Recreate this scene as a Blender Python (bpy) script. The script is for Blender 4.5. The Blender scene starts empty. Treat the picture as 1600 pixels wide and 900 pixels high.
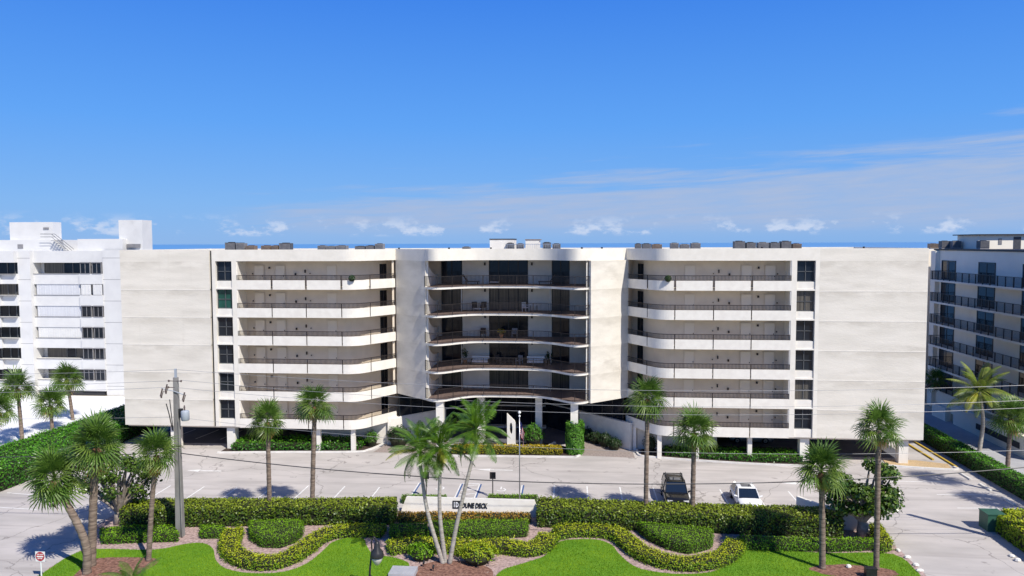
import bpy, math, random
import numpy as np
from mathutils import Matrix, Vector
R = math.radians
random.seed(7); rng = np.random.default_rng(7)
scene = bpy.context.scene
col = scene.collection

# ------------------------------------------------------------------ camera
CF, PITCH, YAW, ROLL = 1180.69, .0593, .0901, -.0032
CAM = np.array([7.136, -71.435, 20.543])
_F = np.array([-math.sin(YAW)*math.cos(PITCH), math.cos(YAW)*math.cos(PITCH), -math.sin(PITCH)])
_R = np.array([math.cos(YAW), math.sin(YAW), 0.]); _U = np.cross(_R, _F)
_R2 = math.cos(ROLL)*_R + math.sin(ROLL)*_U; _U2 = -math.sin(ROLL)*_R + math.cos(ROLL)*_U
cd = bpy.data.cameras.new('camera'); cam = bpy.data.objects.new('camera', cd); col.objects.link(cam)
cd.sensor_width = 36; cd.lens = 36*CF/1600; cd.clip_start = .5; cd.clip_end = 60000
M = Matrix.Identity(4)
for i in range(3):
    M[i][0] = _R2[i]; M[i][1] = _U2[i]; M[i][2] = -_F[i]; M[i][3] = CAM[i]
cam.matrix_world = M
scene.camera = cam
def g(x, y, z=0.):
    """photo pixel -> point on the level z (x, y)"""
    d = _F + _R2*(x-800)/CF + _U2*(450-y)/CF
    p = CAM + d*(z-CAM[2])/d[2]
    return (float(p[0]), float(p[1]))

# ------------------------------------------------------------------ world and sun
SUN_EL = R(48); SUN_H = (.70, -.714)
world = bpy.data.worlds.new('World'); scene.world = world; world.use_nodes = True
wn = world.node_tree; wn.nodes.clear()
class NT:
    """small helper to write node maths"""
    def __init__(s, tree): s.t = tree
    def n(s, typ, **kw):
        nd = s.t.nodes.new(typ)
        for k, v in kw.items(): setattr(nd, k, v)
        return nd
    def put(s, sock, v):
        if isinstance(v, bpy.types.NodeSocket): s.t.links.new(v, sock)
        else: sock.default_value = v
    def m(s, op, a, b=0., c=None, clamp=False):
        nd = s.n('ShaderNodeMath', operation=op, use_clamp=clamp); s.put(nd.inputs[0], a); s.put(nd.inputs[1], b)
        if c is not None: s.put(nd.inputs[2], c)
        return nd.outputs[0]
    def sstep(s, x, a, b):
        nd = s.n('ShaderNodeMapRange', interpolation_type='SMOOTHSTEP'); s.put(nd.inputs[0], x); s.put(nd.inputs[1], a); s.put(nd.inputs[2], b)
        return nd.outputs[0]
    def noise(s, vec, scale, detail=4, rough=.55, dist=0.):
        nd = s.n('ShaderNodeTexNoise'); s.put(nd.inputs['Vector'], vec); s.put(nd.inputs['Scale'], scale)
        s.put(nd.inputs['Detail'], detail); s.put(nd.inputs['Roughness'], rough); s.put(nd.inputs['Distortion'], dist)
        return nd.outputs[0]
    def mix(s, f, a, b, blend='MIX'):
        nd = s.n('ShaderNodeMix', data_type='RGBA', blend_type=blend); s.put(nd.inputs[0], f); s.put(nd.inputs[6], a); s.put(nd.inputs[7], b)
        return nd.outputs[2]
    def sep(s, v):
        nd = s.n('ShaderNodeSeparateXYZ'); s.put(nd.inputs[0], v); return nd.outputs
    def xyz(s, x, y, z):
        nd = s.n('ShaderNodeCombineXYZ'); s.put(nd.inputs[0], x); s.put(nd.inputs[1], y); s.put(nd.inputs[2], z); return nd.outputs[0]
W = NT(wn)
sky = W.n('ShaderNodeTexSky', sky_type='NISHITA', sun_disc=False)
sky.sun_elevation = SUN_EL; sky.sun_rotation = math.atan2(SUN_H[0], SUN_H[1])
sky.air_density = 1.0; sky.dust_density = .15; sky.ozone_density = 4.0; sky.altitude = 0
tc = W.n('ShaderNodeTexCoord').outputs['Generated']
sp = W.n('ShaderNodeSeparateXYZ'); W.put(sp.inputs[0], tc)
dx, dy, dz = sp.outputs
el = W.m('MULTIPLY', W.m('ARCSINE', dz), 57.2958)
az = W.m('MULTIPLY', W.m('ARCTAN2', dx, dy), 57.2958)        # 0 towards the sea, positive to the right
streak = W.noise(W.xyz(W.m('MULTIPLY', az, .05), W.m('MULTIPLY', el, .55), W.m('MULTIPLY', W.m('SUBTRACT', el, W.m('MULTIPLY', az, .07)), .6)), 1.2, 7, .62, .4)
fine = W.noise(W.xyz(W.m('MULTIPLY', az, .25), W.m('MULTIPLY', W.m('SUBTRACT', el, W.m('MULTIPLY', az, .05)), 2.2), 3.), 1.0, 6, .6)
top = W.m('ADD', 5.5, W.m('MULTIPLY', W.m('SINE', W.m('MULTIPLY', az, .021)), 3.7))  # bank rises towards the right
edge = W.m('SUBTRACT', W.m('ADD', top, W.m('MULTIPLY', W.m('SUBTRACT', streak, .5), 8.5)), el)
bank = W.m('MULTIPLY', W.m('MULTIPLY', W.sstep(edge, -.2, 2.4), W.sstep(el, .1, 1.8)), W.sstep(az, -28., -19.))
bank = W.m('MULTIPLY', bank, W.m('ADD', .22, W.m('MULTIPLY', fine, 1.2)))
puffn = W.noise(W.xyz(W.m('MULTIPLY', az, .42), W.m('MULTIPLY', el, .8), 7.7), 1.0, 6, .62)
puff = W.m('MULTIPLY', W.m('MULTIPLY', W.sstep(puffn, .50, .64), W.sstep(el, .45, .8)), W.sstep(el, 2.3, 1.0))
rp_ = W.n('ShaderNodeValToRGB'); W.put(rp_.inputs[0], W.m('MAXIMUM', dz, 0.)); cr = rp_.color_ramp      # clear-air blue by height, the same all round
for i_, (pos_, c_) in enumerate(((0., (.185, .40, .78)), (.05, (.165, .40, .82)), (.15, (.092, .335, .87)), (.31, (.036, .212, .80)), (.6, (.014, .095, .42)), (1., (.009, .065, .30)))):
    e_ = cr.elements[i_] if i_ < 2 else cr.elements.new(pos_)
    e_.position = pos_; e_.color = (*[v_/.13*.96 for v_ in c_], 1)
skyc = W.mix(.92, sky.outputs[0], rp_.outputs[0])
c1 = W.mix(W.m('MULTIPLY', bank, 1.0, clamp=True), skyc, (2.75, 3.55, 5.2, 1))
c2 = W.mix(W.m('MULTIPLY', puff, .75), c1, (4.6, 5.2, 6.4, 1))
bg = W.n('ShaderNodeBackground'); W.put(bg.inputs[0], c2); bg.inputs[1].default_value = .13
wo = W.n('ShaderNodeOutputWorld'); wn.links.new(bg.outputs[0], wo.inputs[0])
sl = bpy.data.lights.new('sun', 'SUN'); sl.energy = 5.0; sl.angle = R(.53); sl.color = (1., .945, .85)
so = bpy.data.objects.new('sun', sl); col.objects.link(so)
so.rotation_euler = Vector((SUN_H[0]*math.cos(SUN_EL), SUN_H[1]*math.cos(SUN_EL), math.sin(SUN_EL))).to_track_quat('Z', 'Y').to_euler()
so.location = (60, -60, 90)
vs = scene.view_settings; vs.view_transform = 'Standard'; vs.look = 'None'; vs.exposure = .12; vs.gamma = 1

# ------------------------------------------------------------------ materials
MATS = {}
def mat(name, c1, c2=None, scale=1., rough=.8, bump=0., bscale=20., metal=0., spec=.4, stretch=(1, 1, 1), c3=None, s3=.2, th3=(.5, .75), attr=False, detail=5, trans=0., cracks=False, stain=False):
    """principled material: c1/c2 mixed by noise (or by the mesh attribute 'var'), c3 adds blotches of a second scale"""
    mt = bpy.data.materials.new(name); mt.use_nodes = True; t = mt.node_tree; t.nodes.clear(); N = NT(t)
    b = N.n('ShaderNodeBsdfPrincipled'); o = N.n('ShaderNodeOutputMaterial'); t.links.new(b.outputs[0], o.inputs[0])
    tcn = N.n('ShaderNodeTexCoord').outputs['Object']
    mp = N.n('ShaderNodeMapping'); N.put(mp.inputs[0], tcn); mp.inputs['Scale'].default_value = stretch; v = mp.outputs[0]
    cc = (*c1, 1)
    if c2 is not None:
        if attr:
            an = N.n('ShaderNodeAttribute', attribute_name='var'); f = an.outputs['Fac']
        else: f = N.sstep(N.noise(v, scale, detail), .3, .7)
        cc = N.mix(f, cc, (*c2, 1))
    if c3 is not None:
        cc = N.mix(N.sstep(N.noise(v, s3, 6, .65), *th3), cc, (*c3, 1))
    if cracks:
        vo = N.n('ShaderNodeTexVoronoi', feature='DISTANCE_TO_EDGE'); N.put(vo.inputs['Scale'], .11)
        wv = N.n('ShaderNodeVectorMath', operation='ADD'); N.put(wv.inputs[0], tcn)
        ns = N.n('ShaderNodeTexNoise'); N.put(ns.inputs['Vector'], tcn); ns.inputs['Scale'].default_value = .5; ns.inputs['Detail'].default_value = 6
        sc2 = N.n('ShaderNodeVectorMath', operation='SCALE'); N.put(sc2.inputs[0], ns.outputs['Color']); sc2.inputs['Scale'].default_value = 2.5
        N.put(wv.inputs[1], sc2.outputs[0]); N.put(vo.inputs['Vector'], wv.outputs[0])
        cc = N.mix(N.m('MULTIPLY', N.sstep(vo.outputs[0], .006, .002), .55), cc, (.14, .125, .115, 1))
        st_ = N.noise(N.xyz(N.m('MULTIPLY', N.sep(tcn)[0], .06), N.m('MULTIPLY', N.sep(tcn)[1], .9), 0.), 1.0, 5, .6)
        cc = N.mix(N.m('MULTIPLY', N.sstep(st_, .5, .68), .45), cc, (.31, .28, .26, 1))
        cc = N.mix(N.m('MULTIPLY', N.sstep(N.noise(tcn, .9, 3, .5), .66, .74), .55), cc, (.19, .17, .16, 1))
    if stain:
        x_, y_, z_ = N.sep(tcn)
        fr_ = N.m('FRACT', N.m('DIVIDE', N.m('SUBTRACT', z_, 5.07), 2.75))
        run = N.noise(N.xyz(N.m('MULTIPLY', x_, 1.1), 0., N.m('MULTIPLY', z_, .12)), 1., 6, .65)
        pat = N.noise(N.xyz(N.m('MULTIPLY', x_, .35), 3., N.m('MULTIPLY', z_, .9)), 1., 6, .6)
        cc = N.mix(N.m('MULTIPLY', N.m('MULTIPLY', N.sstep(fr_, .55, .97), N.sstep(pat, .34, .62)), .5), cc, (.47, .43, .36, 1))
        cc = N.mix(N.m('MULTIPLY', N.sstep(run, .55, .8), .22), cc, (.45, .41, .34, 1))
    N.put(b.inputs['Base Color'], cc)
    b.inputs['Roughness'].default_value = rough; b.inputs['Metallic'].default_value = metal
    b.inputs['Specular IOR Level'].default_value = spec
    if bump:
        bn = N.n('ShaderNodeBump'); bn.inputs['Strength'].default_value = min(1, bump); bn.inputs['Distance'].default_value = .03
        N.put(bn.inputs['Height'], N.noise(v, bscale, 5, .6)); t.links.new(bn.outputs[0], b.inputs['Normal'])
    if trans:
        tr = N.n('ShaderNodeBsdfTranslucent'); N.put(tr.inputs[0], cc); ms = N.n('ShaderNodeMixShader'); ms.inputs[0].default_value = trans
        t.links.new(b.outputs[0], ms.inputs[1]); t.links.new(tr.outputs[0], ms.inputs[2]); t.links.new(ms.outputs[0], o.inputs[0])
    MATS[name] = mt; return mt
mat('stucco', (.76, .715, .63), (.67, .63, .55), .8, .9, .6, 9, stretch=(.3, 1, 1.6), c3=(.55, .51, .44), s3=.5, th3=(.5, .82), spec=.2, stain=True)
mat('stucco_fine', (.79, .75, .67), (.73, .69, .61), 1.2, .9, .3, 14, spec=.2, c3=(.62, .58, .51), s3=.5, th3=(.56, .85))
mat('white_paint', (.81, .775, .70), (.74, .70, .63), 1.5, .8, .15, 15, spec=.25, c3=(.60, .56, .49), s3=.9, th3=(.6, .9))
mat('corridor_wall', (.78, .68, .545), (.71, .61, .485), .7, .9, .2, 20, spec=.2)
mat('door_paint', (.80, .71, .58), rough=.6)
mat('dark_metal', (.020, .016, .015), (.035, .027, .024), 3, .5)
mat('black_metal', (.018, .018, .02), (.03, .03, .032), 4, .4)
mat('glass_dark', (.006, .009, .015), (.014, .02, .03), .6, .08, spec=.28)
mat('glass_green', (.006, .05, .038), (.015, .09, .07), 1.2, .08, spec=.3)
mat('glass_curtain', (.12, .11, .095), (.05, .048, .045), 1.5, .12, spec=.28, stretch=(6, 1, .1))
mat('window_frame', (.10, .105, .11), rough=.4)
mat('frame_black', (.014, .013, .013), rough=.4)
mat('shade_dark', (.05, .05, .055), rough=.9)
mat('floor_tile_shaded', (.21, .15, .13), (.16, .115, .10), 3, .8, spec=.2)  # tile colour darkened to carry the shade of the slab above
mat('slab_soffit', (.66, .59, .49), rough=.9)
mat('roof_gravel', (.55, .53, .5), (.45, .43, .4), 6, .95)
mat('lot', (.53, .49, .46), (.43, .40, .375), .45, .9, .3, 30, spec=.2, c3=(.30, .275, .26), s3=.22, th3=(.55, .85), stretch=(.4, 1, 1), cracks=True)
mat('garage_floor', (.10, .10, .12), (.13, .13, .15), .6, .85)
mat('side_drive', (.44, .44, .45), (.36, .36, .38), .5, .9, .1, 20, c3=(.3, .3, .31), s3=.2)
mat('white_concrete', (.82, .82, .82), (.76, .76, .76), .4, .85, .1, 20)
mat('paver', (.36, .30, .27), (.24, .20, .18), 5., .9, .4, 10)
mat('kerb', (.74, .72, .68), (.62, .60, .56), 1.4, .85, .3, 10, c3=(.45, .43, .4), s3=1.2, th3=(.62, .8))
mat('line_white', (.80, .80, .78), (.66, .65, .62), 3, .8)
mat('line_blue', (.03, .09, .25), (.05, .12, .28), 3, .8)
mat('yellow_paint', (.62, .42, .04), (.5, .34, .05), 3, .8)
mat('gravel_pink', (.56, .41, .37), (.27, .19, .17), 5., .95, .8, 25, c3=(.20, .13, .11), s3=2.2, th3=(.56, .75))
mat('gravel_tan', (.62, .45, .25), (.42, .30, .17), 9., .95, .8, 25)
mat('mulch', (.32, .17, .12), (.12, .055, .04), 5., .95, .9, 30, c3=(.42, .30, .24), s3=3.1, th3=(.58, .72))
mat('soil', (.07, .045, .035), (.04, .028, .022), 6, .95)
mat('grass_base', (.10, .235, .009), (.135, .27, .012), .6, .95)
mat('grass_blade', (.085, .225, .006), (.30, .45, .018), attr=True, rough=.7, spec=.15, trans=.25)
mat('sand', (.60, .52, .40), (.52, .44, .33), .1, .95)
mat('street', (.09, .09, .095), (.12, .12, .12), .6, .9)
mat('sea', (.10, .26, .49), (.12, .29, .53), .01, .3, spec=.4)
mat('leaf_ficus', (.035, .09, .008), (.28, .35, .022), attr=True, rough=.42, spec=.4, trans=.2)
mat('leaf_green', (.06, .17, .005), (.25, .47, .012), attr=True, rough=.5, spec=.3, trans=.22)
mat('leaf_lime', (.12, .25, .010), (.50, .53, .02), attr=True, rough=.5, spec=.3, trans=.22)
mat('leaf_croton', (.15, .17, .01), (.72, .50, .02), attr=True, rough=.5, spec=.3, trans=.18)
mat('leaf_red', (.07, .13, .01), (.55, .27, .03), attr=True, rough=.5, spec=.35, trans=.15)
mat('leaf_prop', (.022, .11, .006), (.11, .32, .012), attr=True, rough=.4, spec=.45, trans=.2)
mat('leaf_dark', (.010, .028, .007), (.03, .07, .012), attr=True, rough=.5, spec=.4)
mat('leaf_bright', (.045, .16, .01), (.14, .34, .03), attr=True, rough=.45, spec=.4, trans=.25)
mat('leaf_clusia', (.02, .065, .008), (.15, .23, .03), attr=True, rough=.3, spec=.5, trans=.15)
mat('twigs', (.018, .022, .010), (.03, .03, .014), 8, .95)
mat('fan_leaf', (.055, .125, .014), (.13, .23, .035), 2.5, .4, spec=.45, trans=.25)
mat('fan_leaf_b', (.085, .16, .022), (.20, .28, .055), 2.5, .4, spec=.45, trans=.25)
mat('fan_dead', (.50, .31, .10), (.36, .24, .07), 4, .8, trans=.25)
mat('feather_leaf', (.04, .11, .008), (.12, .235, .014), 2, .35, spec=.5, trans=.2)
mat('feather_yellow', (.34, .40, .03), (.46, .42, .04), 2, .45, spec=.4, trans=.25)
mat('coco_leaf', (.10, .19, .02), (.28, .32, .06), 2, .45, spec=.4, trans=.25)
mat('palm_trunk', (.30, .23, .18), (.13, .095, .075), 2.2, .95, .9, 14, stretch=(.6, .6, 4.5))
mat('palm_boot', (.20, .11, .05), (.09, .05, .025), 6, .95, .9, 20)
mat('grey_trunk', (.46, .43, .38), (.28, .25, .22), 2.2, .9, .5, 12, stretch=(.5, .5, 5))
mat('crownshaft', (.16, .24, .06), (.22, .27, .07), 3, .5)
mat('bark_pale', (.36, .31, .26), (.22, .18, .15), 4, .95, .7, 12)
mat('pole_concrete', (.28, .27, .255), (.19, .18, .17), 2, .9, .4, 16, c3=(.13, .12, .115), s3=1.2, th3=(.52, .8), stretch=(1, 1, .3))
mat('wire', (.05, .05, .055), rough=.5)
mat('wire_light', (.30, .30, .32), rough=.4)
mat('transformer_grey', (.36, .40, .45), rough=.45)
mat('porcelain', (.12, .09, .08), rough=.25)
mat('paint_black', (.012, .012, .011), rough=.12, spec=.7)
mat('paint_white', (.82, .82, .81), rough=.15, spec=.6)
mat('paint_silver', (.35, .36, .37), rough=.2, metal=.5)
mat('car_glass', (.012, .02, .035), rough=.03, spec=.9)
mat('tyre', (.02, .02, .02), rough=.85)
mat('rim', (.45, .45, .46), rough=.3, metal=.8)
mat('lamp_lens', (.8, .8, .8), rough=.1)
mat('red_lens', (.35, .02, .02), rough=.2)
mat('sign_red', (.42, .015, .03), rough=.4)
mat('sign_white', (.82, .82, .82), rough=.4)
mat('flag_red', (.50, .025, .04), rough=.8, trans=.2)
mat('flag_white', (.8, .8, .8), rough=.8, trans=.2)
mat('flag_blue', (.02, .03, .14), rough=.8, trans=.2)
mat('steel', (.55, .55, .56), rough=.3, metal=.8)
mat('ball_white', (.85, .85, .84), rough=.3)
mat('globe', (.75, .72, .66), rough=.25, trans=.3)
mat('box_green', (.03, .10, .065), (.04, .12, .08), 2, .5)
mat('panel_grey', (.36, .37, .40), (.44, .44, .46), 2, .6)
mat('ac_dark', (.06, .065, .075), (.09, .09, .10), 3, .5)
mat('ac_brown', (.20, .14, .10), (.28, .20, .14), 3, .6)
mat('ac_grey', (.20, .20, .21), (.27, .26, .26), 3, .5)
mat('nb_white', (.70, .695, .675), (.65, .645, .63), .6, .8, .15, 15, c3=(.56, .555, .54), s3=.4, th3=(.55, .85))
mat('nb_shutter', (.56, .57, .60), (.66, .67, .69), 3., .6, stretch=(8, 1, .05))
mat('nb_cream', (.93, .86, .72), (.88, .81, .68), .6, .85, .15, 15)
mat('cushion_white', (.78, .76, .72), rough=.9)
mat('wicker', (.045, .035, .03), (.08, .06, .05), 20, .8)
mat('terracotta', (.45, .22, .09), rough=.8)
mat('letter', (.02, .02, .022), rough=.4)
mat('letter_grey', (.13, .13, .14), rough=.4)

# ------------------------------------------------------------------ mesh helpers
class MB:
    def __init__(s): s.v = []; s.f = []
    def add(s, vs, fs):
        o = len(s.v); s.v += [tuple(map(float, p)) for p in vs]; s.f += [tuple(i+o for i in f) for f in fs]; return s
    def box(s, x0, x1, y0, y1, z0, z1):
        return s.add([(x0,y0,z0),(x1,y0,z0),(x1,y1,z0),(x0,y1,z0),(x0,y0,z1),(x1,y0,z1),(x1,y1,z1),(x0,y1,z1)],
                     [(0,3,2,1),(4,5,6,7),(0,1,5,4),(1,2,6,5),(2,3,7,6),(3,0,4,7)])
    def prism(s, poly, z0, z1):
        a = sum(poly[i][0]*poly[(i+1) % len(poly)][1]-poly[(i+1) % len(poly)][0]*poly[i][1] for i in range(len(poly)))
        if a < 0: poly = poly[::-1]
        n = len(poly)
        return s.add([(x, y, z0) for x, y in poly]+[(x, y, z1) for x, y in poly],
                     [tuple(range(n-1, -1, -1)), tuple(range(n, 2*n))]+[(i, (i+1) % n, n+(i+1) % n, n+i) for i in range(n)])
    def sheet(s, poly, z):
        a = sum(poly[i][0]*poly[(i+1) % len(poly)][1]-poly[(i+1) % len(poly)][0]*poly[i][1] for i in range(len(poly)))
        if a < 0: poly = poly[::-1]
        return s.add([(x, y, z) for x, y in poly], [tuple(range(len(poly)))])
    def strip(s, path, z0, z1, t, side=1):
        """wall standing on an xy path, its other face t to the left (side=1) of the direction"""
        a = np.array(path, float); b = a + side*t*pnormal(a)
        n = len(a); v = [(*p, z0) for p in a]+[(*p, z0) for p in b]+[(*p, z1) for p in a]+[(*p, z1) for p in b]
        f = []
        for i in range(n-1):
            j = i+1
            f += [(i, j, 2*n+j, 2*n+i), (n+j, n+i, 3*n+i, 3*n+j), (2*n+i, 2*n+j, 3*n+j, 3*n+i), (j, i, n+i, n+j)]
        f += [(0, 2*n, 3*n, n), (n-1, 2*n-1, 4*n-1, 3*n-1)]
        if side > 0: f = [q[::-1] for q in f][::1] if False else f
        return s.add(v, f)
    def tube(s, pts, r, n=6, r1=None, cap=True):
        pts = [Vector(p) for p in pts]; m = len(pts); vs = []; fs = []
        up = Vector((0, 0, 1))
        for i, p in enumerate(pts):
            t = (pts[min(i+1, m-1)]-pts[max(i-1, 0)]).normalized()
            ref = up if abs(t.z) < .95 else Vector((1, 0, 0))
            a = t.cross(ref).normalized(); b = a.cross(t)
            rr = r[i] if isinstance(r, (list, tuple)) else (r if r1 is None else r+(r1-r)*i/(m-1))
            for k in range(n):
                q = 2*math.pi*k/n; vs.append(p+a*rr*math.cos(q)+b*rr*math.sin(q))
        for i in range(m-1):
            for k in range(n):
                k2 = (k+1) % n; fs.append((i*n+k, i*n+k2, (i+1)*n+k2, (i+1)*n+k))
        if cap: fs += [tuple(range(n)), tuple(range((m-1)*n, m*n))[::-1]]
        return s.add(vs, fs)
    def lathe(s, c, prof, n=12):
        """(radius, z) profile turned about a vertical axis through c"""
        vs = []; fs = []
        for r_, z_ in prof:
            for k in range(n):
                q = 2*math.pi*k/n; vs.append((c[0]+r_*math.cos(q), c[1]+r_*math.sin(q), c[2]+z_))
        for i in range(len(prof)-1):
            for k in range(n):
                k2 = (k+1) % n; fs.append((i*n+k, i*n+k2, (i+1)*n+k2, (i+1)*n+k))
        fs += [tuple(range(n))[::-1], tuple(range((len(prof)-1)*n, len(prof)*n))]
        return s.add(vs, fs)
    def mesh(s, name):
        me = bpy.data.meshes.new(name); me.from_pydata(s.v, [], s.f); me.validate(); return me
    def build(s, name, m, parent=None, smooth=False, loc=None):
        import bmesh
        me = s.mesh(name); bm = bmesh.new(); bm.from_mesh(me); bmesh.ops.recalc_face_normals(bm, faces=bm.faces); bm.to_mesh(me); bm.free()
        return link(name, me, m, parent, smooth, loc)
def link(name, me, m=None, parent=None, smooth=False, loc=None):
    if m: 
        me.materials.clear(); me.materials.append(MATS[m])
    if smooth: me.polygons.foreach_set('use_smooth', [True]*len(me.polygons))
    o = bpy.data.objects.new(name, me); col.objects.link(o); o.parent = parent
    if loc: o.location = loc
    return o
def pnormal(a):
    t = np.gradient(a, axis=0); t /= np.linalg.norm(t, axis=1)[:, None]+1e-9
    return np.stack([-t[:, 1], t[:, 0]], 1)
def offset(path, d):
    a = np.array(path, float); return [tuple(p) for p in a+d*pnormal(a)]
def resample(path, step):
    a = np.array(path, float); s = np.r_[0, np.cumsum(np.linalg.norm(np.diff(a, axis=0), axis=1))]
    n = max(2, int(round(s[-1]/step))+1); q = np.linspace(0, s[-1], n)
    return [tuple(p) for p in np.stack([np.interp(q, s, a[:, k]) for k in range(a.shape[1])], 1)]
def smooth_path(pts, n=8):
    """Catmull-Rom"""
    p = [np.array(q, float) for q in pts]; p = [2*p[0]-p[1]]+p+[2*p[-1]-p[-2]]; out = []
    for i in range(1, len(p)-2):
        for k in range(n):
            t = k/n; out.append(tuple(.5*((2*p[i])+(p[i+1]-p[i-1])*t+(2*p[i-1]-5*p[i]+4*p[i+1]-p[i+2])*t*t+(3*p[i]-p[i-1]-3*p[i+1]+p[i+2])*t**3)))
    out.append(tuple(p[-2])); return out
def thing(name, label, cat, loc=(0, 0, 0), rz=0., group=None):
    o = bpy.data.objects.new(name, None); col.objects.link(o); o.location = loc; o.rotation_euler = (0, 0, rz)
    return tag(o, label, cat, group)
def tag(o, label, cat, group=None):
    o['label'] = label; o['category'] = cat
    if group: o['group'] = group
    return o
def struct(o): o['kind'] = 'structure'; return o
def copy_tree(o, parent=None):
    c = o.copy(); col.objects.link(c); c.parent = parent
    for ch in list(o.children): copy_tree(ch, c)
    return c

# ------------------------------------------------------------------ ground, sea, lot
S_ = lambda name, poly, z, m: struct(MB().sheet(poly, z).build(name, m))
rect = lambda x0, x1, y0, y1: [(x0, y0), (x1, y0), (x1, y1), (x0, y1)]
S_('ground', rect(-400, 400, -300, 75), -.03, 'sand')
S_('sea', rect(-40000, 40000, 75, 45000), -.6, 'sea')
S_('parking_lot', rect(-41.5, 42.2, -32.5, 21), 0., 'lot')
S_('street', rect(-300, 300, -48, -38), -.01, 'street')
S_('pavement', rect(-300, 300, -37.4, -35.4), -.006, 'lot')
S_('verge', rect(-300, 300, -35.4, -32.5), -.014, 'grass_base')
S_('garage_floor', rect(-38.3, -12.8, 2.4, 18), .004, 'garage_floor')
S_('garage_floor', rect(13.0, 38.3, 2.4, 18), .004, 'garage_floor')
S_('neighbour_drive', rect(44.2, 49.6, -34, 40), .004, 'side_drive')
S_('neighbour_drive', [(-90, -12), (-46.2, -12), (-46.2, 24.6), (-90, 24.6)], .004, 'white_concrete')
# bed of pink gravel and the two lawns on it
bed = [g(60, 905), g(75, 888), g(140, 852), g(150, 822), g(192, 795), (-27.2, -17.9), (-7, -15.4), (4, -14.8), (26.6, -14.9), (27.6, -17.5), g(1398, 852), g(1446, 898), g(1460, 925), (26.6, -32.4), (-28.5, -32.4)]
S_('planting_bed', bed, .008, 'gravel_pink')
lawnL = [g(*p) for p in [(52, 905), (77, 889), (112, 867), (150, 858), (240, 859), (290, 850), (318, 849), (333, 858), (337, 875), (352, 888), (380, 894.5), (415, 896), (450, 892), (480, 880), (503, 862), (520, 847), (545, 840), (568, 842), (573, 853), (585, 867), (615, 871), (640, 884), (600, 912)]]
lawnL = smooth_path(lawnL, 4) + [(-3, -29), (-3, -32.3), (-28, -32.3)]
lawnR = [g(*p) for p in [(765, 915), (783, 892), (815, 881), (850, 869), (868, 852), (885, 844), (930, 843), (955, 851), (966, 864), (985, 881), (1010, 891), (1060, 897), (1110, 894), (1140, 881), (1152, 867), (1168, 860), (1200, 859), (1290, 864), (1395, 866), (1437, 897)]]
lawnR = smooth_path(lawnR, 4) + [(26.0, -32.3), (0, -32.3)]
S_('lawn', lawnL, .012, 'grass_base'); S_('lawn', lawnR, .012, 'grass_base')
def blob(cx, cy, rx, ry, n=22, j=.08):
    return [(cx+rx*math.cos(2*math.pi*k/n)*(1+random.uniform(-j, j)), cy+ry*math.sin(2*math.pi*k/n)*(1+random.uniform(-j, j))) for k in range(n)]
mulchL = [g(*p) for p in [(110, 905), (128, 888), (150, 873), (200, 871), (243, 873), (246, 880), (225, 893), (200, 905)]]
mulchR = blob(*g(1335, 893), 2.6, 1.0)
mulchC = [g(*p) for p in [(640, 905), (648, 890), (668, 880), (700, 876), (740, 880), (768, 890), (770, 905)]]
S_('mulch_bed', smooth_path(mulchL, 3), .018, 'mulch'); S_('mulch_bed', mulchR, .018, 'mulch'); S_('mulch_bed', smooth_path(mulchC, 3), .018, 'mulch')
# beds at the foot of the building
bedWL = [(-28.3, -.9), (-22, -.25), (-15, .4), (-13.9, 1.2), (-13.3, 2.6), (-12.8, 4.4), (-13.2, 5.2), (-28.3, 5.2)]
bedWR = [(13.0, 1.0), (14.2, .85), (19, -.1), (24, -.75), (28.2, -.9), (28.2, 5.2), (13.4, 5.2)]
S_('flower_bed', bedWL, .05, 'soil'); S_('flower_bed', bedWR, .05, 'soil')
isl = [(-5.9, .1), (-5.2, -.2), (5.6, .2), (6.6, .35), (7.2, 1.2), (6.3, 3.5), (4.2, 4.9), (-4.8, 4.6)]
S_('flower_bed', isl, .06, 'soil')
S_('paver_drive', [(7.3, .9), (12.4, .5), (12.3, 3.4), (9.5, 7.3), (7.3, 9), (6.5, 4)], .006, 'paver')
S_('paver_drive', [(-6, .2), (-13.2, .5), (-12.5, 4.5), (-9.5, 7.3), (-7.3, 9), (-6.3, 4)], .006, 'paver')
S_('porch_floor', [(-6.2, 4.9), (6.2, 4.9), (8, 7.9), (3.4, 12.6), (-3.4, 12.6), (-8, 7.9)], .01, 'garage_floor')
S_('gravel_bed', [(35.3, -.25), (40.6, -1.1), (41.0, .6), (38.6, 1.6), (35.6, 1.6)], .06, 'gravel_tan')
def kerb(path, w=.17, h=.14, m='kerb'):
    return struct(MB().strip(smooth_path(path, 4), 0, h, w).build('kerb', m))
kerb([(-28.4, -1.1), (-22, -.42), (-15, .22), (-13.75, 1.1), (-13.1, 2.6), (-12.6, 4.4)])
kerb([(12.7, 3.4), (12.75, 1.3), (14.1, .68), (19, -.28), (24, -.92), (28.4, -1.1)])
kerb([(-6.1, .9), (-5.9, .0), (-5.2, -.35), (5.6, .05), (6.8, .2), (7.4, 1.2)])
kerb([(34.9, .8), (35.2, -.35), (40.7, -1.25), (41.2, -.3)])
kerb([(41.3, 14), (41.25, 5), (41.2, -.4)], m='yellow_paint'); kerb([(40.2, 14), (40.2, 7), (40.2, 1.9)], m='yellow_paint')
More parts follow.
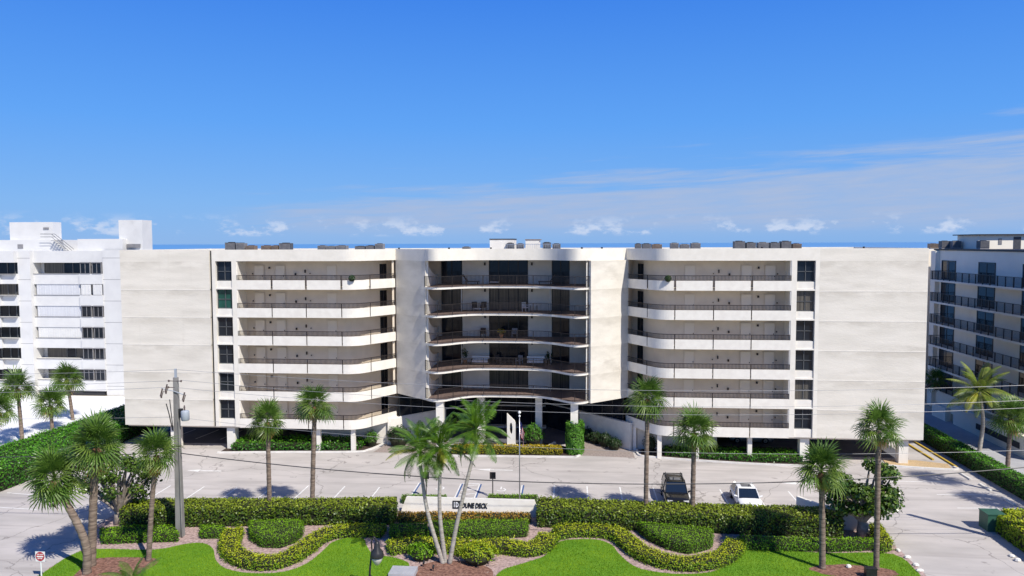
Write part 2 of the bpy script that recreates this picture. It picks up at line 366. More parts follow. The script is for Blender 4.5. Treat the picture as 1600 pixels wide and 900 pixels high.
# painted markings
def line(a, b, w=.11, m='line_white', z=.005, name='parking_line'):
    a = np.array(a); b = np.array(b); t = (b-a)/np.linalg.norm(b-a); n = np.array([-t[1], t[0]])*w/2
    return struct(MB().sheet([tuple(a-n), tuple(b-n), tuple(b+n), tuple(a+n)], z).build(name, m))
for x in (-27.6, -24.6, -21.7, -18.8, -15.85, -12.7, -9.7): line((x, -10.0 if x > -17 else -11), (x+.05, -15.6))
for x in (-6.62, -2.98, -1.38, 2.26):
    line((x, -8.5), (x+.06, -14.6), .09); line((x+.14, -8.5), (x+.2, -14.6), .12, 'line_blue')
for k in range(5): line((-2.7, -9.2-1.1*k), (-1.45, -8.7-1.1*k), .12)
line((-2.9, -8.45), (-1.4, -8.4), .12)
for x in (5.0, 7.75, 10.5, 13.28, 16.0, 18.76, 21.5, 24.3): line((x, -8.3), (x+.06, -14.4))
line((33.5, -4.9), (38.6, -4.7)); line((36.1, -8.15), (40.9, -7.9)); line((36.2, -11.3), (41.5, -10.95))
line((-40.2, -13.86), (-36.8, -14.3)); line((-41, -17.0), (-34.9, -17.4)); line((-37.6, -10.7), (-34.5, -11.1))
for x in (-36, -33.3, -30.6): line((x, 4), (x+.6, 8))
def arrow(x, y, d=-1):
    MBx = MB().sheet([(x, y-.09), (x+2.0, y-.09), (x+2.0, y+.09), (x, y+.09)], .0055).sheet([(x-1.3, y), (x-.05, y-.34), (x-.05, y+.34)], .0055)
    return struct(MBx.build('lane_arrow', 'line_white'))
arrow(-27.2, -6.7); arrow(-.9, -4.35); arrow(25.6, -6.15)
# wheelchair marks in the two reserved bays
for x in (-4.6, .6):
    mb = MB(); cx, cy = x, -9.8
    ring = [(cx+.42*math.cos(q), cy+.42*math.sin(q)) for q in np.linspace(-2.6, 1.2, 14)]
    mb.add([(*p, .0055) for p in ring]+[(cx+.3*math.cos(q), cy+.3*math.sin(q), .0055) for q in np.linspace(-2.6, 1.2, 14)], [(i, i+1, 15+i, 14+i) for i in range(13)])
    mb.sheet([(cx-.1, cy+.1), (cx+.02, cy+.1), (cx+.02, cy+.75), (cx-.1, cy+.75)], .0055)
    struct(mb.build('wheelchair_mark', 'line_white'))
for i, (p, q) in enumerate([((40.74, -2.2), (40.83, -4.0)), ((40.88, -5.2), (40.95, -7.0)), ((40.9, -8.6), (40.96, -10.4))]):
    a = MB().box(p[0]-.09, p[0]+.09, q[1], p[1], .004, .13).build('wheel_stop', 'kerb')
    tag(a, 'white concrete wheel stop at a bay along the clipped boundary hedge', 'wheel stop', 'wheel stops along the hedge')

# ------------------------------------------------------------------ main building
B = thing('apartment_building', 'long cream six-storey apartment building with curved central balconies and open corridors', 'building', (0, 0, 0))
ST = 2.75
def mirror(path, s): return [(s*x, y) for x, y in path] if s > 0 else [(-abs(s)*x, y) for x, y in path]
# plan of the right half, from the tower inwards; the left half is its mirror
def bez(a, b, c, n=10): return [tuple((1-t)**2*np.array(a)+2*t*(1-t)*np.array(b)+t*t*np.array(c)) for t in np.linspace(0, 1, n)]
WING = [(26.5, 0), (22, 0), (18, 0)] + bez((15.7, 0), (14.6, 0), (13.9, .95), 9) + [(13.2, 2.1), (12.45, 3.3), (11.75, 4.5)]
BACK = [(26.5, 2.1), (18, 2.1)] + bez((16.2, 2.1), (14.6, 2.2), (13.0, 5.9), 8)
FIN = [(11.7, 4.6), (7.95, 1.35)]
CEN_H = smooth_path([(7.95, 1.35), (7.5, .85), (6.8, .62), (6.0, 1.0), (4.9, 2.1), (4.0, 2.8), (3.0, 3.2), (1.5, 3.35), (0, 3.35)], 5)
CEN = CEN_H + [(-x, y) for x, y in CEN_H[::-1][1:]]
roofline = WING[:-1] + FIN[:1] + CEN[:] + [(-x, y) for x, y in (WING[:-1] + FIN[:1])[::-1]]
body = [(38.5, .35), (29, .35), (26.5, 2.2)] + BACK[1:] + [(12.2, 6.9), (-12.2, 6.9)] + [(-x, y) for x, y in BACK[1:][::-1]] + [(-26.5, 2.2), (-29, .35), (-38.5, .35), (-38.5, 18), (38.5, 18)]
MB().prism(body, 5.2, 19.3).build('body', 'corridor_wall', B)
MB().prism([(38.5, .35), (29, .35), (26.5, 2.2)] + BACK[1:] + [(12.2, 6.9), (12.2, 18), (38.5, 18)], 2.42, 5.2).build('body', 'corridor_wall', B)
MB().prism([(-38.5, .35), (-29, .35), (-26.5, 2.2)] + [(-x, y) for x, y in BACK[1:]] + [(-12.2, 6.9), (-12.2, 18), (-38.5, 18)], 2.42, 5.2).build('body', 'corridor_wall', B)
# roof and its parapet band
MB().prism([(p[0], p[1]+.3) for p in roofline] + [(-38.4, .3), (-38.4, 18.1), (38.4, 18.1), (38.4, .3)][::1] if False else [(38.3, .4), (26.5, .4)] + [(p[0], p[1]+.35) for p in roofline] + [(-26.5, .4), (-38.3, .4), (-38.3, 17.9), (38.3, 17.9)], 18.9, 19.45).build('roof', 'roof_gravel', B)
MB().strip([(29.0, 0)] + roofline + [(-29.0, 0)], 18.86, 19.985, .3, -1).build('roof_parapet', 'stucco_fine', B)
MB().box(-38.5, 38.5, 17.9, 18.2, 2.4, 19.98).build('rear_wall', 'stucco_fine', B)
for s in (-1, 1):
    # solid end wall in storey-high lifts, a narrow bead at each joint
    x0, x1 = sorted((s*38.5, s*29.0 if s > 0 else s*29.25))
    zs = [2.4] + [5.07+ST*k for k in range(5)] + [19.985]
    for k in range(6):
        MB().box(x0, x1, 0, .35, zs[k]+.0, zs[k+1]-.012).build('end_wall_panel', 'stucco', B)
        if k: MB().box(x0, x1, -.014, .3, zs[k]-.06, zs[k]+.03).build('wall_bead', 'stucco_fine', B)
    xo = s*38.5; MB().box(min(xo, xo-s*.3), max(xo, xo-s*.3), .352, 17.9, 2.42, 19.98).build('side_wall', 'stucco_fine', B)
    MB().box(min(s*29, s*29.25), max(s*29, s*29.25), .22, .36, 2.4, 19.9).build('joint', 'shade_dark', B)
    # window tower
    xa, xb = s*28.62, s*27.0
    lo, hi = min(xa, xb), max(xa, xb)
    MB().box(*sorted((s*29.0, s*28.64)), 0, .4, 2.4, 18.858).build('pier', 'stucco_fine', B)
    MB().box(*sorted((s*26.98, s*26.5)), 0, 2.2, 2.4, 18.858).build('pier', 'stucco_fine', B)
    for n in range(6):
        zt = 18.84-ST*n
        MB().box(lo, hi, .12, .42, zt-2.75 if n < 5 else 2.4, zt-1.93).build('spandrel', 'white_paint', B)
        if n: MB().box(lo-.02, hi+.02, .02, .36, zt, zt+.14).build('lintel', 'white_paint', B)
        gm = 'glass_green' if (n == 1 and s < 0) else ('glass_curtain' if (n, s) in ((1, 1), (4, 1)) else 'glass_dark')
        w = MB()
        w.box(lo, lo+.06, .30, .36, zt-1.93, zt).box(hi-.06, hi, .30, .36, zt-1.93, zt).box(lo, hi, .30, .36, zt-.06, zt).box(lo, hi, .30, .36, zt-1.93, zt-1.85)
        w.box((lo+hi)/2-.03, (lo+hi)/2+.03, .29, .36, zt-1.9, zt-.04).box(lo+.05, hi-.05, .29, .355, zt-1.02, zt-.96)
        if n == 4 and s < 0: w.box(lo+.02, hi-.02, .2, .3, zt-1.96, zt-1.84)
        fr = w.build('window', 'window_frame', B)
        MB().box(lo+.03, hi-.03, .36, .38, zt-1.9, zt-.03).build('pane', gm, fr)
        MB().box(lo-.05, hi+.05, .40, .55, zt-1.95, zt+.1).build('backing', 'shade_dark', fr)
    # corridors
    path = mirror(WING, s); inner = offset(path, .10*s if s > 0 else -.10)
    fine_path = resample(path, .25)
    L = np.r_[0, np.cumsum(np.linalg.norm(np.diff(np.array(fine_path), axis=0), axis=1))]
    def cut(a, b):
        q = np.array(fine_path); idx = [i for i in range(len(q)) if a < L[i] < b]
        P = lambda t: (float(np.interp(t, L, q[:, 0])), float(np.interp(t, L, q[:, 1])))
        return [P(a)] + [tuple(q[i]) for i in idx] + [P(b)]
    joints = [0, 3.55, 7.0, 10.55, 13.6, L[-1]]
    back = mirror(BACK, s)
    for n in range(6):
        zb = 16.07-ST*n; ztop = 16.99-ST*n; zf = zb+.22
        floor = [tuple(p) for p in offset(path, .13 if s < 0 else -.13)] + back[::-1]
        MB().prism(floor, zb+.006, zf).build('corridor_floor', 'slab_soffit', B)
        gap = .11 if n == 0 else .05
        for j in range(5):
            MB().strip(cut(joints[j]+gap*(j > 0), joints[j+1]-gap*(j < 4)), zb, ztop, .12, 1 if s < 0 else -1).build('parapet_panel', 'white_paint', B)
        rl = MB(); pin = cut(.05, L[-1]-.05); ctr = offset(pin, .06 if s < 0 else -.06)
        rl.strip(ctr, ztop+.45, ztop+.50, .05).strip(ctr, ztop+.03, ztop+.06, .04)
        for p in resample(ctr, .125): rl.box(p[0]-.016, p[0]+.016, p[1]-.016, p[1]+.016, ztop+.05, ztop+.46)
        for j in range(6):
            t = min(max(joints[j], .06), L[-1]-.06); q = cut(t-.02, t+.02)[0]; yy = q[1]+.05
            rl.box(q[0]-.03, q[0]+.03, yy-.03, yy+.03, zb+.12 if 0 < j < 5 else ztop-.1, ztop+.5)
        rl.build('railing', 'dark_metal', B)
        # curved end panel at the tower, doors, lamps
        zc = zf; hgt = 18.86-ST*n-zc
        prof = [(.05, zc), (1.75, zc), (1.75, zc+1.05)] + [(1.75-1.5*math.sin(q), zc+hgt-(hgt-1.05)*math.cos(q)) for q in np.linspace(0, math.pi/2, 9)][0:0] + \
               [(.22+1.53*(1-math.sin(q)), zc+1.05+(hgt-1.05)*(1-math.cos(q))) for q in np.linspace(.08, math.pi/2, 9)] + [(.05, zc+hgt)]
        xs = s*26.5; t = -s*.09; m_ = len(prof)
        MB().add([(xs, y, z) for y, z in prof] + [(xs+t, y, z) for y, z in prof], [tuple(range(m_)), tuple(range(m_, 2*m_))[::-1]] + [(i, (i+1) % m_, m_+(i+1) % m_, m_+i) for i in range(m_)]).build('end_panel', 'white_paint', B)
        for k, X in enumerate((25.1, 22.9, 17.6)):
            d = MB().box(s*X-.46, s*X+.46, 2.045, 2.098, zf, zf+2.05).build('door', 'door_paint', B)
            MB().box(s*X-.52, s*X-.47, 2.06, 2.098, zf, zf+2.1).box(s*X+.47, s*X+.52, 2.06, 2.098, zf, zf+2.1).box(s*X-.52, s*X+.52, 2.06, 2.098, zf+2.06, zf+2.11).build('door_frame', 'corridor_wall', d)
            MB().box(s*X+.34, s*X+.40, 1.99, 2.045, zf+.98, zf+1.08).build('door_handle', 'dark_metal', d)
        for X, dzl, w_, h_ in ((24.0, 1.75, .16, .2), (20.3, 1.35, .1, .3), (21.3, 1.1, .14, .22), (19.8, 1.25, .08, .08), (25.75, 1.2, .09, .12)):
            MB().box(s*X-w_/2, s*X+w_/2, 1.96, 2.098, zf+dzl, zf+dzl+h_).build('wall_lamp', 'dark_metal', B)
        # dark end door beside the fin
        q0, q1 = np.array(back[-2]), np.array(back[-1]); off = .05*np.array([-s*.3, -1])
        a, b = q0+off+(q1-q0)*.02, q1+off
        dd = MB().strip([tuple(a), tuple(b)], zf, zf+2.15, .04).build('end_door', 'glass_dark', B)
        mid = (a+b)/2; MB().box(mid[0]-.03, mid[0]+.03, mid[1]-.09, mid[1]+.02, zf, zf+2.15).build('door_stile', 'frame_black', dd)
    # slanting fin wall and the wall that closes the corridor end behind it
    MB().strip(mirror(FIN, s), 5.07, 18.858, .32, 1 if s > 0 else -1).build('fin_wall', 'stucco', B) if s > 0 else MB().strip(mirror(FIN, s), 5.07, 18.858, .32, 1).build('fin_wall', 'stucco', B)
    MB().strip(mirror([(11.9, 4.62), (12.6, 7.0)], s), 5.2, 18.858, .2).build('return_wall', 'corridor_wall', B)
    # lobby side: white plinth wall, dark glazing above it
    plinth = mirror([(12.35, 3.3), (11.3, 4.3), (7.3, 8.45)], s); pin_ = mirror([(7.3, 8.45), (3.3, 12.6)], s)
    MB().strip(pin_, 0, 2.6, .1).build('lobby_glazing', 'glass_dark', B); MB().strip(offset(pin_, -.05 if s > 0 else .05), 2.6, 2.7, .2).build('sill', 'white_paint', B)
    MB().strip(plinth, 0, 2.62, .3).build('plinth_wall', 'white_paint', B)
    MB().strip(offset(plinth, -.05 if s > 0 else .05)[0:3], 2.62, 2.72, .36).build('sill', 'white_paint', B)
    MB().strip(mirror([(11.45, 4.35), (3.4, 12.7)], s), 2.72, 5.06, .06).build('lobby_glazing', 'glass_dark', B)
    for t in np.linspace(0, 1, 9):
        p = (s*(11.45-8.05*t), 4.3+8.35*t); MB().box(p[0]-.04, p[0]+.04, p[1]-.06, p[1]+.05, 2.72, 5.05).build('mullion', 'frame_black', B)
    # ground storey under the wing
    MB().box(*sorted((s*12.6, s*20.6)), 3.6, 3.9, 0, 2.42).build('ground_wall', 'white_paint', B)
    MB().strip(mirror([(12.62, 3.9), (12.4, 3.3)], s), 0, 2.42, .3).build('ground_wall', 'white_paint', B)
    for X in (14.7, 18.2, 23.1, 28.1, 37.0) if s > 0 else (15.2, 18.7, 27.7, 33.6):
        r_ = .42 if X > 26 else .2
        MB().box(s*X-r_, s*X+r_, .5, 1.3 if X > 26 else .9, 0, 2.42).build('column', 'white_paint', B)
    for X in (20, 27, 34): MB().box(s*X-.3, s*X+.3, 9, 9.6, 0, 2.42).build('column', 'white_paint', B)
MB().box(-38.2, 29.5, 17.3, 17.6, 0, 2.42).build('garage_wall', 'corridor_wall', B)
MB().box(-38.4, -26.5, .36, 2.2, 2.2, 2.418).build('soffit_beam', 'slab_soffit', B); MB().box(26.5, 38.4, .36, 2.2, 2.2, 2.418).build('soffit_beam', 'slab_soffit', B)
# central balconies
WALLY = 6.8
for n in range(5):
    zb = 16.07-ST*n; zf = zb+.24; zc = 18.86-ST*n
    slab = [(x, y) for x, y in CEN] + [(-7.8, WALLY), (7.8, WALLY)]
    MB().prism(slab, zb, zf-.03).build('balcony_slab', 'white_paint', B)
    MB().prism([(x*.985, y+.09) for x, y in CEN] + [(-7.7, WALLY), (7.7, WALLY)], zf-.03, zf).build('balcony_floor', 'floor_tile_shaded', B)
    rp = offset(CEN, .09)
    rl = MB().strip(rp, zf+1.0, zf+1.05, .05).strip(rp, zf+.08, zf+.11, .04)
    for p in resample(rp, .135): rl.box(p[0]-.015, p[0]+.015, p[1]-.015, p[1]+.015, zf+.1, zf+1.01)
    for p in resample(rp, 1.6): rl.box(p[0]-.025, p[0]+.025, p[1]-.025, p[1]+.025, zf, zf+1.02)
    rl.build('balcony_railing', 'dark_metal', B)
    hgt = zc-zf
    for s in (-1, 1):
        y0, y1 = 1.45, WALLY
        prof = [(y0, zf), (y1, zf), (y1, zf+1.0)] + [(y0+.3+(y1-y0-.3)*(1-math.sin(q)), zf+1.0+(hgt-1.0)*(1-math.cos(q))) for q in np.linspace(.05, math.pi/2, 11)] + [(y0, zf+hgt)]
        xs = s*7.72; t = s*.12; m_ = len(prof)
        MB().add([(xs, y, z) for y, z in prof] + [(xs+t, y, z) for y, z in prof], [tuple(range(m_)), tuple(range(m_, 2*m_))[::-1]] + [(i, (i+1) % m_, m_+(i+1) % m_, m_+i) for i in range(m_)]).build('end_panel', 'white_paint', B)
    opens = [(-7.35, -5.15, 2), (-2.35, 1.75, 4), (4.2, 6.05, 2)]
    xs = [-7.85] + [v for o in opens for v in o[:2]] + [7.85]
    for k in range(0, len(xs), 2):
        if xs[k+1]-xs[k] > .6: MB().box(xs[k], xs[k+1], WALLY-.06, WALLY+.05, zf, zc).build('wall_panel', 'stucco_fine', B)
    for (a, b, c) in opens:
        curt = n in (1, 4)
        fr = MB().box(a, a+.09, WALLY-.05, WALLY+.03, zf, zc).box(b-.09, b, WALLY-.05, WALLY+.03, zf, zc).box(a, b, WALLY-.05, WALLY+.03, zc-.12, zc).box(a, b, WALLY-.05, WALLY+.03, zf, zf+.06)
        for k in range(1, c): xx = a+(b-a)*k/c; fr.box(xx-.05, xx+.05, WALLY-.05, WALLY+.03, zf, zc)
        fo = fr.build('balcony_door', 'frame_black', B)
        for k in range(c):
            xa, xb = a+(b-a)*k/c+.05, a+(b-a)*(k+1)/c-.05
            MB().box(xa, xb, WALLY, WALLY+.02, zf+.06, zc-.12).build('pane', 'glass_curtain' if curt and (c == 4 or k < 2) else 'glass_dark', fo)
    for X in (-2.75, 2.15):
        MB().box(X-.09, X+.09, WALLY-.2, WALLY-.06, zc-.62, zc-.32).build('wall_lamp', 'frame_black', B)
    if n in (1, 3, 4):
        for X in (-5.05, 4.1): MB().tube([(X, 5.4, zf), (X, 5.4, zc)], .05).build('shutter_post', 'steel', B)
# porch: columns, lobby front
for X, Y, w in ((-6.6, 1.1, .36), (6.6, 1.25, .36), (-3.0, 4.7, .38), (2.95, 4.7, .34)):
    MB().box(X-w, X+w, Y-.05, Y+.65, 0, 5.06).build('column', 'white_paint', B)
MB().box(-7.7, 7.7, 1.9, 12.4, 4.9, 5.06).build('porch_soffit', 'shade_dark', B) if False else None
lf = MB().box(-3.4, 3.4, 12.6, 12.7, 0, 5.05)
lf = lf.build('lobby_front', 'glass_dark', B)
for X in (-3.3, -1.7, 0, 1.7, 3.3): MB().box(X-.05, X+.05, 12.5, 12.6, 0, 5.05).build('mullion', 'frame_black', lf)
MB().box(-3.4, 3.4, 12.48, 12.6, 2.2, 2.34).build('transom', 'steel', lf)
MB().prism([(-7.8, WALLY+.05), (-11.9, 6.9), (-11.9, 17.8), (11.9, 17.8), (11.9, 6.9), (7.8, WALLY+.05)], 4.86, 5.05).build('porch_soffit', 'slab_soffit', B)
struct(MB().box(-3.4, 3.4, 11.3, 12.4, .005, .15).build('step', 'kerb'))
# lettering on the plinth to the right of the porch
def text(name, s, size, m, parent, loc, rot, ext=.02, shear=0., xs=1.):
    c = bpy.data.curves.new(name, 'FONT'); c.body = s; c.size = size; c.extrude = ext; c.shear = shear; c.align_x = 'LEFT'; c.resolution_u = 2; c.offset = size*.035
    o = bpy.data.objects.new(name, c); col.objects.link(o)
    dg = bpy.context.evaluated_depsgraph_get(); me = bpy.data.meshes.new_from_object(o.evaluated_get(dg)); bpy.data.objects.remove(o); bpy.data.curves.remove(c)
    o = link(name, me, m, parent); o.location = loc; o.rotation_euler = rot; o.scale = (xs, 1, 1); return o
ang = math.atan2(4.3-12.6, 11.3-3.3)
text('wall_letters', 'DUNE DECK', .42, 'letter_grey', B, (8.35, 7.05, 1.72), (math.pi/2, 0, ang), .03)
lq = MB().box(-.22, .22, -.03, .03, -.08, .4).build('wall_logo', 'letter', B); lq.location = (8.0, 7.4, 1.72); lq.rotation_euler = (0, 0, ang)
# rooftop rooms
ph = MB().box(-2.45, .1, 8.6, 12, 19.4, 20.93).build('roof_room', 'white_paint', B); MB().box(-2.5, .15, 8.55, 12.05, 20.93, 21.02).build('roof_edge', 'dark_metal', ph)
ph = MB().box(1.3, 2.75, 9.4, 12, 19.4, 20.86).build('roof_room', 'white_paint', B); MB().box(1.25, 2.9, 9.35, 12.05, 20.86, 20.95).build('roof_edge', 'ac_brown', ph)
fr = MB()
for x in np.arange(-.7, 5.0, .19): fr.box(x-.015, x+.015, 8.0, 8.03, 19.4, 20.42)
fr.box(-.7, 5.0, 8.0, 8.03, 20.4, 20.45).build('roof_rail', 'steel', B)
for x in (-6.2, -1.9, 7.3, -11.4, 9.3, 24.5, 33.9): MB().lathe((x, 4.9 if abs(x) < 12 else 3, 19.4), [(.1, 0), (.1, .7), (.05, .72)], 8).build('roof_vent', 'dark_metal', B)

# ------------------------------------------------------------------ rooftop condensers
def condenser(m, w, h):
    r = thing('air_conditioner', 'x', 'air conditioner')
    MB().box(-w/2, w/2, -.42, .42, 0, .3).build('stand', 'ac_grey', r)
    b = MB().box(-w/2, w/2, -.45, .45, .3, h).build('casing', m, r)
    s_ = MB()
    for k in range(9): x = -w/2+.06+(w-.12)*k/8; s_.box(x-.018, x+.018, -.475, -.452, .36, h-.07)
    s_.build('louvre', 'ac_dark' if m != 'ac_dark' else 'ac_grey', b)
    MB().lathe((0, 0, h), [(.33, 0), (.35, .03), (.33, .06), (.08, .07)], 12).build('fan_grille', 'black_metal', r)
    return r
acs = [(354,370,378,'d'),(371,384,379,'g'),(386,400,383,'b'),(410,425,383,'b'),(426,437,383,'b'),(438,456,379,'d'),(498,510,383,'g'),(511,525,384,'g'),(526,543,383,'g'),
       (556,572,384,'d'),(573,586,383,'d'),(587,600,380,'g'),(723,735,385,'g'),(992,1002,380,'d'),(1003,1017,380,'d'),(1018,1034,381,'b'),(1047,1060,379,'g'),(1062,1077,381,'g'),(1079,1094,379,'g'),
       (1146,1163,376,'d'),(1165,1180,378,'d'),(1183,1200,378,'g'),(1202,1217,378,'d'),(1219,1235,376,'d'),(1237,1251,380,'b'),(792,803,379,'d'),(807,819,380,'g'),(848,861,378,'d'),(863,876,380,'d')]
nm = {'d': ('ac_dark', 'dark grey'), 'g': ('ac_grey', 'mid grey'), 'b': ('ac_brown', 'rusty brown')}
protos = {}
for (xa, xb, yt, k) in acs:
    Y = 7.0 if not 760 < xa < 900 else 8.7
    d0 = _F+_R2*(xa-800)/CF+_U2*(450-yt)/CF; d1 = _F+_R2*(xb-800)/CF+_U2*(450-yt)/CF
    p0 = CAM+d0*(Y-CAM[1])/d0[1]; p1 = CAM+d1*(Y-CAM[1])/d1[1]; w = p1[0]-p0[0]; h = p0[2]-19.45
    if k not in protos: o = protos[k] = condenser(nm[k][0], 1.0, 1.3)
    else: o = copy_tree(protos[k])
    o.location = ((p0[0]+p1[0])/2, Y, 19.45); o.scale = (w*.96, 1, h/1.37)
    wing = 'beside the white roof room' if 700 < xa < 900 else ('above the wing behind the utility pole' if xa < 700 else 'above the wing behind the parked cars')
    tag(o, f'{nm[k][1]} louvred air conditioner on the roof {wing}', 'air conditioner', 'rooftop air conditioners')

# ------------------------------------------------------------------ foliage
def cards(P, N, size, aspect=.6, jitter=.7, top=0., var=None, droop=0.):
    """leaf quads: P points, N preferred normals -> verts, faces, var"""
    n = len(P); N = N+rng.normal(0, jitter, (n, 3)); N /= np.linalg.norm(N, axis=1)[:, None]+1e-9
    T = np.cross(N, rng.normal(0, 1, (n, 3))); T /= np.linalg.norm(T, axis=1)[:, None]+1e-9
    Bt = np.cross(N, T); sz = size*rng.uniform(.65, 1.25, n)[:, None]
    a = P-T*sz*.5; b = P+Bt*sz*aspect*.5+N*sz*.06; c = P+T*sz*.5; d = P-Bt*sz*aspect*.5+N*sz*.06
    V = np.stack([a, b, c, d], 1).reshape(-1, 3)
    vv = rng.uniform(0, 1, n) if var is None else var
    return V, np.clip(vv, 0, 1)
def quadmesh(name, V, var=None, k=4):
    n = len(V)//k; me = bpy.data.meshes.new(name)
    me.vertices.add(len(V)); me.vertices.foreach_set('co', V.astype(np.float32).ravel())
    me.loops.add(len(V)); me.loops.foreach_set('vertex_index', np.arange(len(V), dtype=np.int32))
    me.polygons.add(n); me.polygons.foreach_set('loop_start', np.arange(0, len(V), k, dtype=np.int32)); me.polygons.foreach_set('loop_total', np.full(n, k, dtype=np.int32))
    if var is not None:
        at = me.attributes.new('var', 'FLOAT', 'POINT'); at.data.foreach_set('value', np.repeat(var, k).astype(np.float32))
    me.update(calc_edges=True); me.validate(); return me
def inside(poly, P):
    x, y = P[:, 0], P[:, 1]; r = np.zeros(len(P), bool); q = np.array(poly); j = len(q)-1
    for i in range(len(q)):
        c = ((q[i, 1] > y) != (q[j, 1] > y)) & (x < (q[j, 0]-q[i, 0])*(y-q[i, 1])/(q[j, 1]-q[i, 1]+1e-12)+q[i, 0]); r ^= c; j = i
    return r
def edge_dist(poly, P):
    q = np.array(poly); d = np.full(len(P), 1e9)
    for i in range(len(q)):
        a, b = q[i], q[(i+1) % len(q)]; ab = b-a; t = np.clip(((P-a)@ab)/(ab@ab+1e-9), 0, 1); d = np.minimum(d, np.linalg.norm(P-(a+t[:, None]*ab), axis=1))
    return d
def hedge(poly, h, m, label, cat='hedge', size=.13, dens=120, rnd=.25, z0=0., group=None, rough=.05, topvar=.35, name='hedge', aspect=.6):
    poly = [tuple(p) for p in poly]; q = np.array(poly)
    if sum(q[i, 0]*q[(i+1) % len(q), 1]-q[(i+1) % len(q), 0]*q[i, 1] for i in range(len(q))) < 0: q = q[::-1]; poly = [tuple(p) for p in q]
    c = q.mean(0); lo, hi = q.min(0), q.max(0); A = np.prod(hi-lo)
    n = int(A*dens); P = rng.uniform(lo, hi, (n, 2)); P = P[inside(poly, P)]; d = edge_dist(poly, P)
    zt = h-rnd*np.clip(1-d/rnd, 0, 1)**2+rough*np.sin(P[:, 0]*2.1+1.3*P[:, 1])*.6
    top = np.c_[P, zt+rng.normal(0, rough, len(P))]; Nt = np.tile([0, 0, 1.], (len(P), 1))
    seg = np.roll(q, -1, 0)-q; ln = np.linalg.norm(seg, axis=1); per = ln.sum(); m_ = int(per*h*dens*1.15)
    i = rng.choice(len(q), m_, p=ln/per); t = rng.uniform(0, 1, m_)[:, None]; S = q[i]+seg[i]*t
    nn = np.stack([seg[i, 1], -seg[i, 0]], 1)/ln[i][:, None]; zz = rng.uniform(.03, 1, m_)**.85*h
    S = S+nn*rng.normal(0, rough, m_)[:, None]-nn*(rnd*.8*np.clip((zz-(h-rnd))/rnd, 0, 1)**2)[:, None]
    side = np.c_[S, zz]; Ns = np.c_[nn, np.full(m_, .25)]
    PP = np.r_[top, side]; NN = np.r_[Nt, Ns]
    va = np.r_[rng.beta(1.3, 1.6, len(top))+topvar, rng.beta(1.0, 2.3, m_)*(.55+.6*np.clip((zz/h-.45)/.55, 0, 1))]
    V, va = cards(PP-np.array([c[0], c[1], 0]), NN, size, aspect, .55, var=va)
    r = thing(name, label, cat, (c[0], c[1], z0), 0, group)
    link('foliage', quadmesh('foliage', V, va), m, r)
    inn = [tuple((np.array(p)-c)) for p in inset(poly, .10)]
    MB().prism(inn, .0, h-.12).build('inner_twigs', 'twigs', r)
    return r
def inset(poly, d):
    q = np.array(poly); n = len(q); out = []
    for i in range(n):
        a = q[i]-q[i-1]; b = q[(i+1) % n]-q[i]; na = np.array([-a[1], a[0]])/(np.linalg.norm(a)+1e-9); nb = np.array([-b[1], b[0]])/(np.linalg.norm(b)+1e-9)
        v = na+nb; l = np.linalg.norm(v); out.append(q[i]+(v/l*d if l > .3 else na*d))
    return out
def ribbon(path, w):
    p = smooth_path(path, 4); return offset(p, w/2)+offset(p, -w/2)[::-1]
# two tall clipped hedges along the car park
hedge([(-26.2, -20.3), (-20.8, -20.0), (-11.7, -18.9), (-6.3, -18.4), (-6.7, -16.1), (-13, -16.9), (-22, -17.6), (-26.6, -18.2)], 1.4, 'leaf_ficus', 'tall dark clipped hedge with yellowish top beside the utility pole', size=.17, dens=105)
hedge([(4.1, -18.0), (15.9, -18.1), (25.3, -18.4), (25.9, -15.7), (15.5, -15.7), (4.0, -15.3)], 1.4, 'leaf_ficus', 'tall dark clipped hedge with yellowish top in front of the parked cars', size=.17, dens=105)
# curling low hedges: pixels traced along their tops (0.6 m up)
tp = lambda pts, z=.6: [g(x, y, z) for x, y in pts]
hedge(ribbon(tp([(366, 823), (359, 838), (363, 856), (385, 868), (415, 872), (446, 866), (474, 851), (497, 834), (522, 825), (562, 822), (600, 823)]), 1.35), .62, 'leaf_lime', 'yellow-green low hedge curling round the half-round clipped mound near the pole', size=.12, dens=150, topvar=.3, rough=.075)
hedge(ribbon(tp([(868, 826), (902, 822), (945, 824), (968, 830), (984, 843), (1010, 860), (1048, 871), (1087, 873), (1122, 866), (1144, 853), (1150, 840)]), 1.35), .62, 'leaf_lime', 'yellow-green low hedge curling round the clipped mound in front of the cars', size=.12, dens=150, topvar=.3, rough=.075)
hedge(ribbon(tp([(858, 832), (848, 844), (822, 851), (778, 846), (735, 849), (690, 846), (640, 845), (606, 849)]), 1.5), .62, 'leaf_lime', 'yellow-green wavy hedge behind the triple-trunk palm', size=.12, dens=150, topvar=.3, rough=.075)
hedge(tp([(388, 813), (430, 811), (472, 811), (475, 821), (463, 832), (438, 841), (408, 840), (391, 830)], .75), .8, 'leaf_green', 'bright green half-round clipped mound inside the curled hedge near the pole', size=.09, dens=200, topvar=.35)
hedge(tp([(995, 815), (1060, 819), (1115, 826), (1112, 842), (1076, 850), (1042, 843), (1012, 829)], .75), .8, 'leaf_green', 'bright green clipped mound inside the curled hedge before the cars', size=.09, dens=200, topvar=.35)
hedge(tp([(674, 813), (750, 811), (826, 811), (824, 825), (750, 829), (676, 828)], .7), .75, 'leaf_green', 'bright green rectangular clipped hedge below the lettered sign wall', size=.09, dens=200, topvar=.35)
hedge(tp([(608, 818), (668, 816), (670, 828), (610, 831)], .65), .7, 'leaf_green', 'small green clipped hedge left of the rectangular one below the sign', size=.10, dens=180, topvar=.2)
